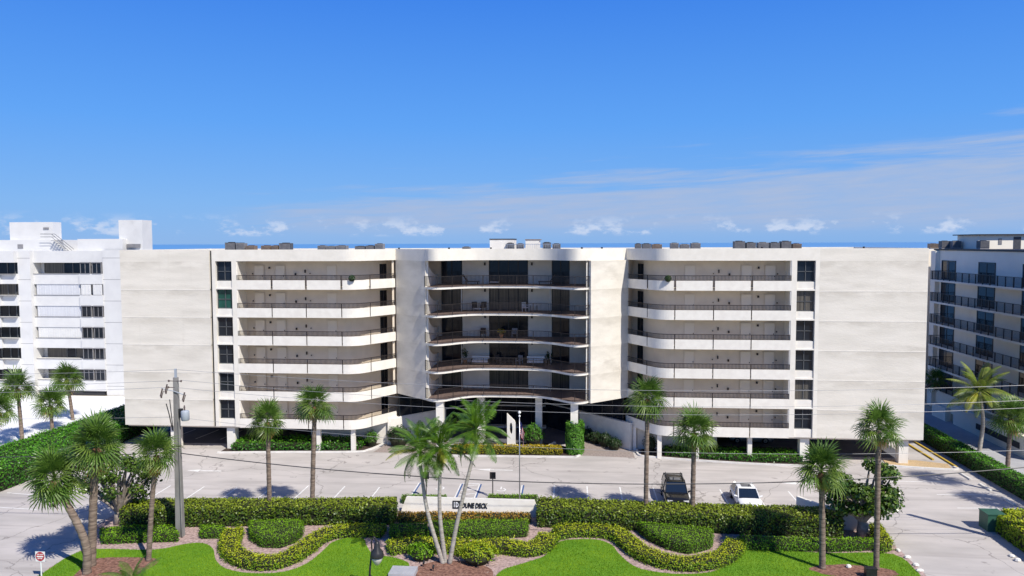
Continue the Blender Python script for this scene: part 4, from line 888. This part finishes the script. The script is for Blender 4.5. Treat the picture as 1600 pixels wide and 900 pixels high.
MB().tube(smooth_path([(.2, 0, hz-.1), (.18, 0, hz+.45), (.34, 0, hz+.72), (.48, 0, hz+.45)], 4), .045, 6).build('arm', 'black_metal', t, True)
MB().lathe((.5, 0, hz-.45), [(.40, 0), (.41, .05), (.35, .3), (.2, .48), (.16, .8), (.07, .95)], 14).build('lantern_hood', 'black_metal', t, True)
MB().lathe((.5, 0, hz-.98), [(.03, 0), (.15, .08), (.29, .33), (.35, .53)], 14).build('lantern_globe', 'globe', t, True)
bp = MB().box(-.8, .8, -.6, .6, 0, .28).build('utility_box', 'panel_grey', None, loc=(*g(630, 898), .018)); tag(bp, 'flat grey utility box lid in the mulch beside the lamp', 'utility box')
MB().box(-.7, -.02, -.5, .5, .281, .292).build('lid', 'panel_grey', bp); MB().box(.02, .7, -.5, .5, .281, .292).build('lid', 'panel_grey', bp)
gb = thing('transformer_cabinet', 'dark green metal utility cabinet half hidden by the yellow-topped hedge', 'utility cabinet', (36.55, -15.55, 0)); MB().box(-.6, .6, -.6, .6, 0, 1.2).build('cabinet', 'box_green', gb); MB().box(-.64, .64, -.64, .64, 1.2, 1.27).build('lid', 'box_green', gb); MB().box(.0, .03, -.615, -.6, .1, 1.15).build('door_gap', 'shade_dark', gb)
kb = thing('meter_box', 'small black box at the foot of the tallest slender palm', 'box', (*g(1360, 902), .018)); MB().box(-.32, .32, -.2, .2, 0, .55).build('case', 'black_metal', kb); MB().box(-.34, .34, -.22, .22, .55, .6).build('lid', 'black_metal', kb)
for (x, y) in ((662, 886), (677, 893), (747, 888)):
    s_ = thing('garden_spotlight', 'small black garden spotlight on a spike in the mulch', 'spotlight', (*g(x, y), .018), 0, 'spotlights in the mulch bed'); MB().tube([(0, 0, 0), (0, 0, .22)], .02, 5).build('spike', 'black_metal', s_); MB().tube([(0, -.08, .22), (0, .12, .34)], .07, 8).build('head', 'black_metal', s_)
# curved white wall stub behind the round-leaved tree
b = g(1322, 832); cw = MB().strip([(b[0]-2.6, b[1]+3.1), (b[0]-1.6, b[1]+1.5), (b[0]-.2, b[1]+.6), (b[0]+.9, b[1]+.3)], 0, 1.5, .25).build('garden_wall', 'white_paint'); tag(cw, 'curved white garden wall behind the forked tree', 'wall')

# ------------------------------------------------------------------ cars
def make_car(label, paint, L, W, H, suv=False):
    t = thing('parked_car', label, 'car'); hw = W/2; belt = H*.60; hood = H*(.60 if suv else .56)
    st = [(-L/2, .78, .35, belt*.82), (-L/2+.12, .92, .26, belt*.96), (-L*.33, .98, .22, belt), (-L*.1, 1., .2, belt), (L*.14, 1., .2, belt*.99), (L*.2, .99, .2, hood*.98), (L*.36, .97, .22, hood*.93), (L/2-.22, .9, .24, hood*.83), (L/2-.04, .72, .3, hood*.7)]
    sec = lambda x, k, zb, zt: [(x, sg*hw*k*a, z) for sg, a, z in ((1, .86, zb), (1, .98, zb+.16), (1, 1., (zb+zt)/2), (1, .97, zt-.1), (1, .86, zt), (1, .45, zt+.035), (-1, .45, zt+.035), (-1, .86, zt), (-1, .97, zt-.1), (-1, 1., (zb+zt)/2), (-1, .98, zb+.16), (-1, .86, zb))]
    m_ = 12; V = [p for s_ in st for p in sec(*s_)]; F = [(i*m_+k, i*m_+(k+1) % m_, (i+1)*m_+(k+1) % m_, (i+1)*m_+k) for i in range(len(st)-1) for k in range(m_)] + [tuple(range(m_)), tuple(range((len(st)-1)*m_, len(st)*m_))]
    body = MB().add(V, F).build('body', paint, t, True)
    cs = [(-L*.47 if suv else -L*.40, .90, belt), (-L*.40 if suv else -L*.24, .74, H-.05), (-.02*L, .76, H), (L*.06, .75, H-.03), (L*.21, .88, belt*.98)]
    mk = lambda k0, k1, sx, dz: MB()
    gl = MB(); 
    for sg in (-1, 1):
        prof = [(cs[0][0]+.05, belt-.03), (cs[1][0], H-.06), (cs[2][0], H-.03), (cs[3][0], H-.06), (cs[4][0]-.05, belt-.03)]
        gl.add([(x, sg*hw*(.90 if z < belt else .745), z) for x, z in prof], [tuple(range(5))])
    gl.add([(cs[4][0], hw*.86, belt-.03), (cs[4][0], -hw*.86, belt-.03), (cs[3][0], -hw*.73, H-.05), (cs[3][0], hw*.73, H-.05)], [(0, 1, 2, 3)])
    gl.add([(cs[0][0], hw*.86, belt-.03), (cs[0][0], -hw*.86, belt-.03), (cs[1][0], -hw*.72, H-.06), (cs[1][0], hw*.72, H-.06)], [(0, 1, 2, 3)])
    gl.build('windows', 'car_glass', t)
    xr0, xr1 = cs[1][0]-.05, cs[3][0]+.06
    rf = MB().add([(xr0, hw*.72, H-.06), (xr0, -hw*.72, H-.06), (xr1, -hw*.73, H-.06), (xr1, hw*.73, H-.06), (xr0+.15, hw*.6, H), (xr0+.15, -hw*.6, H), (xr1-.15, -hw*.6, H+.005), (xr1-.15, hw*.6, H+.005), ((xr0+xr1)/2, hw*.6, H+.03), ((xr0+xr1)/2, -hw*.6, H+.03), ((xr0+xr1)/2, hw*.75, H-.045), ((xr0+xr1)/2, -hw*.75, H-.045)],
        [(0, 10, 8, 4), (10, 3, 7, 8), (1, 5, 9, 11), (11, 9, 6, 2), (4, 8, 9, 5), (8, 7, 6, 9), (0, 4, 5, 1), (3, 2, 6, 7)]).build('roof', paint, t, True)
    MB().box(-L*.10, L*.03, -hw*.42, hw*.42, H+.022, H+.036).build('sunroof', 'car_glass', rf)
    pm_ = paint if not suv else 'black_metal'
    for sg in (-1, 1):
        MB().tube([(cs[4][0]+.02, sg*hw*.87, belt-.02), (cs[3][0], sg*hw*.74, H-.05)], .04, 5).build('pillar', pm_, t); MB().tube([(cs[0][0], sg*hw*.87, belt-.02), (cs[1][0], sg*hw*.73, H-.05)], .05, 5).build('pillar', pm_, t); MB().tube([(-L*.05, sg*hw*.905, belt-.02), (-L*.05, sg*hw*.76, H-.04)], .035, 5).build('pillar', pm_, t)
    for sg in (-1, 1):
        for x in (-L*.30, L*.31):
            w = thing_part('wheel', t); R_ = .36 if suv else .33
            MBt = [(R_*a, z) for a, z in ((.62, -.1), (.95, -.11), (1, -.06), (1, .06), (.95, .11), (.62, .1))]
            ty = MB().lathe((0, 0, 0), MBt, 18).build('tyre', 'tyre', w); MB().lathe((0, 0, -.105), [(R_*.62, 0), (R_*.6, .21), (.05, .215)], 14).build('rim', 'rim', w)
            w.location = (x, sg*(hw-.1), R_); w.rotation_euler = (R(-90)*sg, 0, 0)
        MB().box(L/2-.32, L/2-.1, sg*hw*.62-.2, sg*hw*.62+.2, hood*.70, hood*.80).build('headlight', 'lamp_lens', t)
        MB().box(-L/2-.01, -L/2+.15, sg*hw*.6-.2, sg*hw*.6+.2, belt*.66, belt*.84).build('tail_light', 'red_lens', t)
        MB().tube([(L*.17, sg*hw*.92, belt+.02), (L*.165, sg*(hw+.16), belt+.09)], .075, 6).build('mirror', paint, t)
        for x in (-L*.12, L*.1): MB().box(x-.09, x+.09, sg*hw*.995-.02, sg*hw*.995+.02, belt*.84, belt*.87).build('door_handle', paint, t)
        if suv: MB().tube([(xr0+.2, sg*hw*.62, H+.07), (xr1-.2, sg*hw*.62, H+.07)], .03, 5).build('roof_rail', 'black_metal', t)
    MB().box(L/2-.10, L/2+.0, -.42, .42, .42, hood*.68).build('grille', 'black_metal', t); MB().box(L/2-.03, L/2+.02, -.26, .26, .36, .48).build('number_plate', 'sign_white', t)
    return t
def thing_part(name, parent):
    me = bpy.data.meshes.new(name); o = MB().lathe((0, 0, -.12), [(.06, 0), (.07, .12), (.05, .24)], 8).build(name, 'black_metal', parent); return o
c = make_car('black sport utility car with roof rails parked behind the hedge', 'paint_black', 4.75, 1.95, 1.76, True); c.location = (14.68, -11.55, 0); c.rotation_euler = (0, 0, R(-91))
c = make_car('white sedan with dark sunroof parked behind the hedge', 'paint_white', 4.7, 1.84, 1.44); c.location = (20.15, -11.75, 0); c.rotation_euler = (0, 0, R(-90))
c = make_car('silver car parked inside the garage behind the columns', 'paint_silver', 4.6, 1.82, 1.45); c.location = (24.6, 7.4, 0); c.rotation_euler = (0, 0, R(180))
c = make_car('dark car parked deep in the garage beside the silver one', 'paint_black', 4.6, 1.82, 1.47); c.location = (21.2, 12.2, 0); c.rotation_euler = (0, 0, R(90))

# ------------------------------------------------------------------ balcony furniture
def zfl(n): return 16.07-ST*n+.24
def lounger(x, y, z, face, lab):
    t = thing('lounger', lab, 'lounger', (x, y, z), 0); s = face
    MB().box(-.7, .7, -.3, .3, .28, .36).build('seat', 'wicker', t)
    MB().add([(s*.45, -.3, .34), (s*.45, .3, .34), (s*.95, -.3, 1.05), (s*.95, .3, 1.05), (s*.52, -.3, .30), (s*.52, .3, .30), (s*1.02, -.3, 1.02), (s*1.02, .3, 1.02)], [(0, 1, 3, 2), (4, 6, 7, 5), (0, 2, 6, 4), (1, 5, 7, 3), (2, 3, 7, 6), (0, 4, 5, 1)]).build('backrest', 'wicker', t)
    for a in (-.6, .55):
        for b_ in (-.26, .26): MB().box(a-.03, a+.03, b_-.03, b_+.03, 0, .28).build('leg', 'black_metal', t)
def chair(x, y, z, m, lab, rz=0., group=None):
    t = thing('balcony_chair', lab, 'chair', (x, y, z), rz, group); MB().box(-.28, .28, -.28, .28, .38, .46).build('seat', m, t); MB().box(-.28, .28, .24, .3, .46, .95).build('backrest', m, t)
    for a in (-.25, .25):
        MB().box(a-.03, a+.03, -.26, .28, .62, .67).build('armrest', m, t)
        for b_ in (-.24, .24): MB().box(a-.025, a+.025, b_-.025, b_+.025, 0, .62 if b_ < 0 else .4).build('leg', m, t)
def table(x, y, z, m, lab, w=.5, h=.45):
    t = thing('balcony_table', lab, 'table', (x, y, z)); MB().box(-w, w, -w*.7, w*.7, h-.05, h).build('table_top', m, t)
    for a in (-w+.05, w-.05):
        for b_ in (-w*.6, w*.6): MB().box(a-.025, a+.025, b_-.025, b_+.025, 0, h-.05).build('leg', 'black_metal', t)
def sofa(x, y, z, lab):
    t = thing('balcony_sofa', lab, 'sofa', (x, y, z)); MB().box(-.95, .95, -.4, .4, .12, .30).build('frame', 'wicker', t); MB().box(-.85, .85, -.4, .3, .30, .48).build('seat_cushion', 'cushion_white', t); MB().box(-.9, .9, .3, .45, .3, .85).build('backrest', 'cushion_white', t)
    for a in (-.92, .82): MB().box(a, a+.1, -.4, .4, .3, .6).build('armrest', 'wicker', t)
def potplant(x, y, z, lab, h=1.1, m='leaf_dark', pot='terracotta'):
    t = thing('potted_plant', lab, 'plant', (x, y, z)); MB().lathe((0, 0, 0), [(.16, 0), (.24, .4), (.26, .42), (.2, .4)], 10).build('pot', pot, t)
    k = 130; u = rng.normal(0, 1, (k, 3)); u /= np.linalg.norm(u, axis=1)[:, None]; P = u*np.array([.4, .4, h*.35])*rng.uniform(.3, 1.1, k)[:, None]+np.array([0, 0, .45+h*.35]); V, a = cards(P, u, .28, .3, .6); link('foliage', quadmesh('foliage', V, a), m, t)
lounger(-3.9, 5.4, zfl(0), -1, 'dark reclining lounger on the top balcony near the slanting grey wall')
lounger(3.6, 5.4, zfl(0), 1, 'dark reclining lounger on the top balcony beside its right-hand glass door')
table(-1.6, 5.3, zfl(0), 'cushion_white', 'low white table on the top balcony between the loungers', .45, .3)
chair(-3.7, 5.5, zfl(1), 'wicker', 'dark armchair on the balcony below the top one, next to the white footstool', .2); chair(-2.8, 5.7, zfl(1), 'wicker', 'dark armchair beside the centre window one floor below the loungers', -.1)
table(-3.3, 5.1, zfl(1), 'cushion_white', 'small white footstool table before the dark armchairs', .35, .32)
chair(1.6, 5.3, zfl(1), 'cushion_white', 'white armchair at the white bistro table', .9); table(2.4, 5.3, zfl(1), 'cushion_white', 'white bistro table one floor below the loungers', .4, .72)
potplant(-.9, 5.2, zfl(2), 'potted plant with yellowish leaves on the middle balcony', .8, 'leaf_croton'); chair(-2.9, 5.9, zfl(2), 'wicker', 'small dark chair on the middle balcony', 0); chair(.4, 5.9, zfl(2), 'ac_grey', 'grey chair behind the railing of the middle balcony', 0)
potplant(-4.7, 5.5, zfl(3), 'tall potted plant in a terracotta pot beside the white sofa', 1.7); sofa(-3.1, 5.2, zfl(3), 'white cushioned sofa on the furnished balcony next to the terracotta pot'); sofa(2.6, 5.3, zfl(3), 'white cushioned sofa on the furnished balcony opposite the potted plant side')
table(-.2, 5.2, zfl(3), 'wicker', 'dark low table between the two white sofas', .6, .42); chair(.9, 5.5, zfl(3), 'ac_grey', 'grey armchair beside the dark low table', -.5); chair(-1.3, 5.6, zfl(3), 'wicker', 'dark armchair between sofa and low table', .5)
potplant(3.9, 6.0, zfl(3), 'potted palm in a dark pot by the second white sofa', 1.2, 'leaf_dark', 'black_metal')
for s in (-1, 1):
    X = -14.9 if s < 0 else 15.3
    k = 420; u = rng.normal(0, 1, (k, 3)); u /= np.linalg.norm(u, axis=1)[:, None]; V, a = cards(u*.3, u, .12, .6, .4)
    t = thing('hanging_planter', 'dark round wreath-like planter on the top corridor railing ' + ('near the shaded slanting wall' if s < 0 else 'near the sunlit slanting wall'), 'planter', (X, .0, 17.2)); link('foliage', quadmesh('foliage', V, a), 'leaf_dark', t); MB().lathe((0, 0, -.3), [(.1, 0), (.2, .1), (.22, .3)], 8).build('basket', 'dark_metal', t)

# ------------------------------------------------------------------ white neighbour building
NB = thing('apartment_building', 'bright white apartment block with shuttered balconies and roof towers', 'building', (0, 0, 0))
Y0 = 25.0
MB().box(-90, -54.0, Y0+1.5, 44, 0, 19.7).build('wall', 'nb_white', NB)
MB().box(-68.7, -66.9, Y0-.6, Y0+1.6, 0, 19.75).build('pillar', 'nb_white', NB); MB().box(-56.9, -54.0, Y0-.1, Y0+1.6, 0, 19.75).build('pillar', 'nb_white', NB)
MB().box(-66.9, -56.9, Y0, Y0+1.5, 18.1, 19.7).build('fascia', 'nb_white', NB)
def slats(x0, x1, y, z0, z1, n, m, parent, name='shutter'):
    p = MB().box(x0, x1, y, y+.05, z0, z1).build(name, m, parent)
    for k in range(n): xx = x0+(x1-x0)*(k+.5)/n; MB().box(xx-.05, xx+.05, y-.03, y, z0, z1).build('slat', m, p)
wz = [18.05, 15.15, 12.2, 9.3, 6.45, 3.55]
for n, zt in enumerate(wz):
    nxt = wz[n+1] if n < 5 else .6
    MB().box(-66.9, -60.2, Y0, Y0+1.5, nxt+.02, zt-1.45).build('balcony_front', 'nb_white', NB); MB().box(-67.0, -60.2, Y0-.06, Y0, zt-1.5, zt-1.42).build('ledge', 'ac_grey', NB)
    MB().box(-60.2, -56.9, Y0-.25, Y0+1.5, nxt+.05, zt-1.45).build('bay_front', 'nb_white', NB)
    if n in (1, 2, 3): slats(-66.6, -60.3, Y0+.1, zt-1.42, zt+.02, 18, 'nb_shutter' if n < 3 else 'nb_white', NB)
    else:
        f_ = MB().box(-66.0, -65.9, Y0+.9, Y0+1.0, zt-1.4, zt).box(-63.2, -63.1, Y0+.9, Y0+1.0, zt-1.4, zt).box(-61.9, -61.8, Y0+.9, Y0+1.0, zt-1.4, zt).build('window', 'window_frame', NB)
        for a, b_, mm in ((-66.0, -63.2, 'glass_curtain'), (-63.1, -61.9, 'glass_dark'), (-61.8, -60.4, 'glass_curtain' if n else 'glass_dark')): MB().box(a+.03, b_, Y0+.95, Y0+1.0, zt-1.4, zt).build('pane', mm, f_)
    for a, b_ in ((-60.0, -58.6), (-58.3, -57.0)):
        if n == 1: slats(a, b_, Y0-.2, zt-1.4, zt, 3, 'nb_white', NB); continue
        f_ = MB().box(a, b_, Y0-.32, Y0+.2, zt-1.45, zt-1.38).box(a, a+.07, Y0-.25, Y0+.2, zt-1.4, zt).box(b_-.07, b_, Y0-.25, Y0+.2, zt-1.4, zt).box((a+b_)/2-.03, (a+b_)/2+.03, Y0-.24, Y0-.2, zt-1.4, zt).box(a, b_, Y0-.34, Y0+.2, zt, zt+.12).build('window', 'ac_grey', NB)
        MB().box(a+.06, b_-.06, Y0-.2, Y0-.16, zt-1.38, zt).build('pane', 'glass_dark', f_)
    # stepped wing at the far side
    yl = Y0-.9
    MB().box(-73, -70.9, yl-.4, Y0+1.5, nxt+.1, zt-1.45).build('balcony_front', 'nb_white', NB); MB().box(-70.9, -68.7, yl, Y0+1.5, nxt+.1, zt-1.45).build('balcony_front', 'nb_white', NB)
    MB().box(-73.1, -68.7, yl-.46, yl, zt-1.5, zt-1.43).build('ledge', 'ac_grey', NB)
    MB().box(-73, -68.7, yl+.9, yl+.95, zt-1.45, zt+.05).build('pane', 'glass_dark' if n != 1 else 'glass_curtain', NB)
    for xx in (-71.9, -70.6, -69.5): MB().box(xx-.05, xx+.05, yl+.8, yl+.9, zt-1.45, zt+.05).build('mullion', 'window_frame', NB)
MB().box(-80, -73, Y0-1.4, Y0+1.5, 0, 19.7).build('wall', 'nb_white', NB)
MB().box(-73, -68.7, Y0-1.3, Y0+1.5, 18.15, 19.7).build('fascia', 'nb_white', NB)
MB().box(-78, -64.0, 27, 33, 19.7, 21.2).build('roof_room', 'nb_white', NB); MB().box(-72.9, -66.4, 28.5, 30.2, 21.2, 23.7).build('roof_tower', 'nb_white', NB)
MB().box(-61.8, -55.3, 27, 32, 19.7, 21.3).build('roof_room', 'nb_white', NB); MB().box(-56.4, -53.0, 28, 30.4, 19.0, 23.9).build('roof_tower', 'nb_white', NB)
MB().box(-58, -52.8, 26.6, 40, 0, 19.7).build('wall', 'nb_white', NB)
MB().box(-55.2, -53.3, 27.8, 28, 20.1, 20.6).build('vent', 'ac_grey', NB); MB().box(-67.8, -67.0, 28.4, 28.5, 22.7, 22.95).build('vent', 'ac_grey', NB); MB().box(-70.6, -69.8, 26.95, 27, 20.0, 20.6).build('vent', 'ac_grey', NB)
sr = MB()
for a in (0, .7): sr.tube([(-66.6, 26.2+a, 22.0), (-65.0, 26.2+a, 22.0), (-62.3, 26.2+a, 19.9)], .035, 5).tube([(-66.6, 26.2+a, 21.6), (-65.0, 26.2+a, 21.6), (-62.3, 26.2+a, 19.5)], .03, 5)
for k in range(9): sr.box(-65.0+.3*k-.12, -65.0+.3*k+.12, 26.2, 26.9, 21.1-.23*k, 21.14-.23*k)
sr.build('roof_stair', 'ac_dark', NB)
MB().box(-66.5, -57.2, Y0-.02, Y0+.3, .02, .6).build('garage_opening_shade', 'shade_dark', NB)  # solid dark band standing in for the shade inside a garage opening
for z_ in np.arange(1.3, 19.5, 2.9):
    for (a, b_, y_) in ((-68.7, -66.9, Y0-.6), (-56.9, -54.0, Y0-.1)): MB().box(a, b_, y_-.006, y_, z_, z_+.05).build('joint', 'ac_grey', NB)

# ------------------------------------------------------------------ balconied neighbour building
RB = thing('apartment_building', 'pale six-storey building with dark continuous balcony railings beside the side drive', 'building', (0, 0, 0))
X0 = 51.4
MB().box(X0, 70, 3, 27.6, 0, 19.5).build('wall', 'nb_cream', RB); MB().box(X0-.15, 70.1, 2.9, 27.7, 19.5, 19.68).build('roof_edge', 'dark_metal', RB)
MB().box(X0-.5, X0, 26.4, 27.6, 0, 19.4).build('corner_pier', 'nb_cream', RB); MB().box(X0-2.6, 70, 30, 52, 0, 19.5).build('wall', 'nb_cream', RB)
for n in range(6):
    zs = 15.96-2.65*n
    if zs > 1.5:
        MB().box(X0-1.45, X0, 3.2, 25.4, zs-.2, zs).build('balcony_slab', 'nb_cream', RB)
        MB().prism([(X0, 25.4), (X0-1.45, 25.4)]+[(X0-.72-.73*math.cos(q), 25.4+.73*math.sin(q)) for q in np.linspace(.2, math.pi-.2, 7)], zs-.199, zs-.001).build('balcony_nose', 'nb_cream', RB)
        rl = MB().box(X0-1.42, X0-1.37, 3.2, 25.5, zs+1.02, zs+1.07).box(X0-1.42, X0-1.38, 3.2, 25.5, zs+.06, zs+.1)
        for y in np.arange(3.3, 25.5, .14): rl.box(X0-1.41, X0-1.385, y, y+.02, zs+.08, zs+1.04)
        for y in np.arange(3.3, 25.6, 1.45): rl.box(X0-1.45, X0-1.36, y-.045, y+.045, zs, zs+1.07)
        rl.box(X0-1.4, X0, 25.48, 25.53, zs+1.02, zs+1.07)
        for x in np.arange(X0-1.4, X0, .14): rl.box(x, x+.02, 25.49, 25.52, zs, zs+1.04)
        rl.build('balcony_railing', 'dark_metal', RB)
    for y in (24.0, 15.4, 6.9):
        fo = MB().box(X0-.06, X0, y-1.75, y-1.6, zs, zs+2.3).box(X0-.06, X0, y+1.6, y+1.75, zs, zs+2.3).box(X0-.06, X0, y-1.75, y+1.75, zs+2.2, zs+2.32).box(X0-.06, X0, y-.05, y+.05, zs, zs+2.3).build('balcony_door', 'frame_black', RB)
        for a in (-1.6, .05): MB().box(X0-.03, X0-.01, y+a, y+a+1.55, zs+.02, zs+2.2).build('pane', 'glass_dark', fo)
MB().box(X0-2.3, X0-2.0, 2.2, 17, 0, 2.0).build('drive_wall', 'nb_cream', RB); MB().box(X0-2.4, X0-1.9, 2.2, 17, 2.0, 2.12).build('drive_wall_cap', 'nb_cream', RB); MB().box(X0-2.34, X0-2.3, 4, 12, .7, 1.3).build('recess_shade', 'shade_dark', RB)  # the recess is a flat dark slab, its shade put into the colour
MB().box(X0-2.6, X0-2.0, 18.2, 21.5, 0, 1.5).build('drive_wall', 'nb_cream', RB)
MB().box(53.7, 64, 22, 27, 19.6, 21.3).build('roof_room', 'nb_cream', RB); MB().box(53.3, 64.4, 21.6, 27.4, 21.3, 21.42).build('roof_room_roof', 'dark_metal', RB); MB().box(55.9, 56.3, 21.96, 22, 20.2, 20.9).build('vent', 'ac_grey', RB); MB().box(57.6, 58.4, 21.95, 22, 19.7, 21.1).build('roof_door', 'ac_dark', RB)
for (y, x, k) in ((31, 52.6, 'b'), (31.5, 54.0, 'b'), (26.6, 52.0, 'd'), (25.8, 52.9, 'g'), (20.4, 53.4, 'd')):
    o = copy_tree(protos[k]); o.location = (x, y, 19.6); o.scale = (1.0, 1.0, .55 if k == 'b' else .8); tag(o, f'{nm[k][1]} air conditioner on the roof of the balconied building', 'air conditioner', 'air conditioners on the balconied building')

# pale stones along the edge of the entrance drive
for (x, y) in ((1403, 861), (1418, 872), (1431, 884), (1437, 893), (1581, 870), (1590, 877), (1326, 887)):
    o = MB().lathe((0, 0, 0), [(.16, 0), (.2, .06), (.15, .15), (.05, .18)], 7).build('stone', 'white_paint', None, loc=(*g(x, y), .012)); o.scale = (random.uniform(.8, 1.4), random.uniform(.7, 1.1), random.uniform(.7, 1.2)); o.rotation_euler = (0, 0, random.uniform(0, 3))
    tag(o, 'pale loose stone at the edge of the entrance drive', 'stone', 'pale stones by the entrance drive')
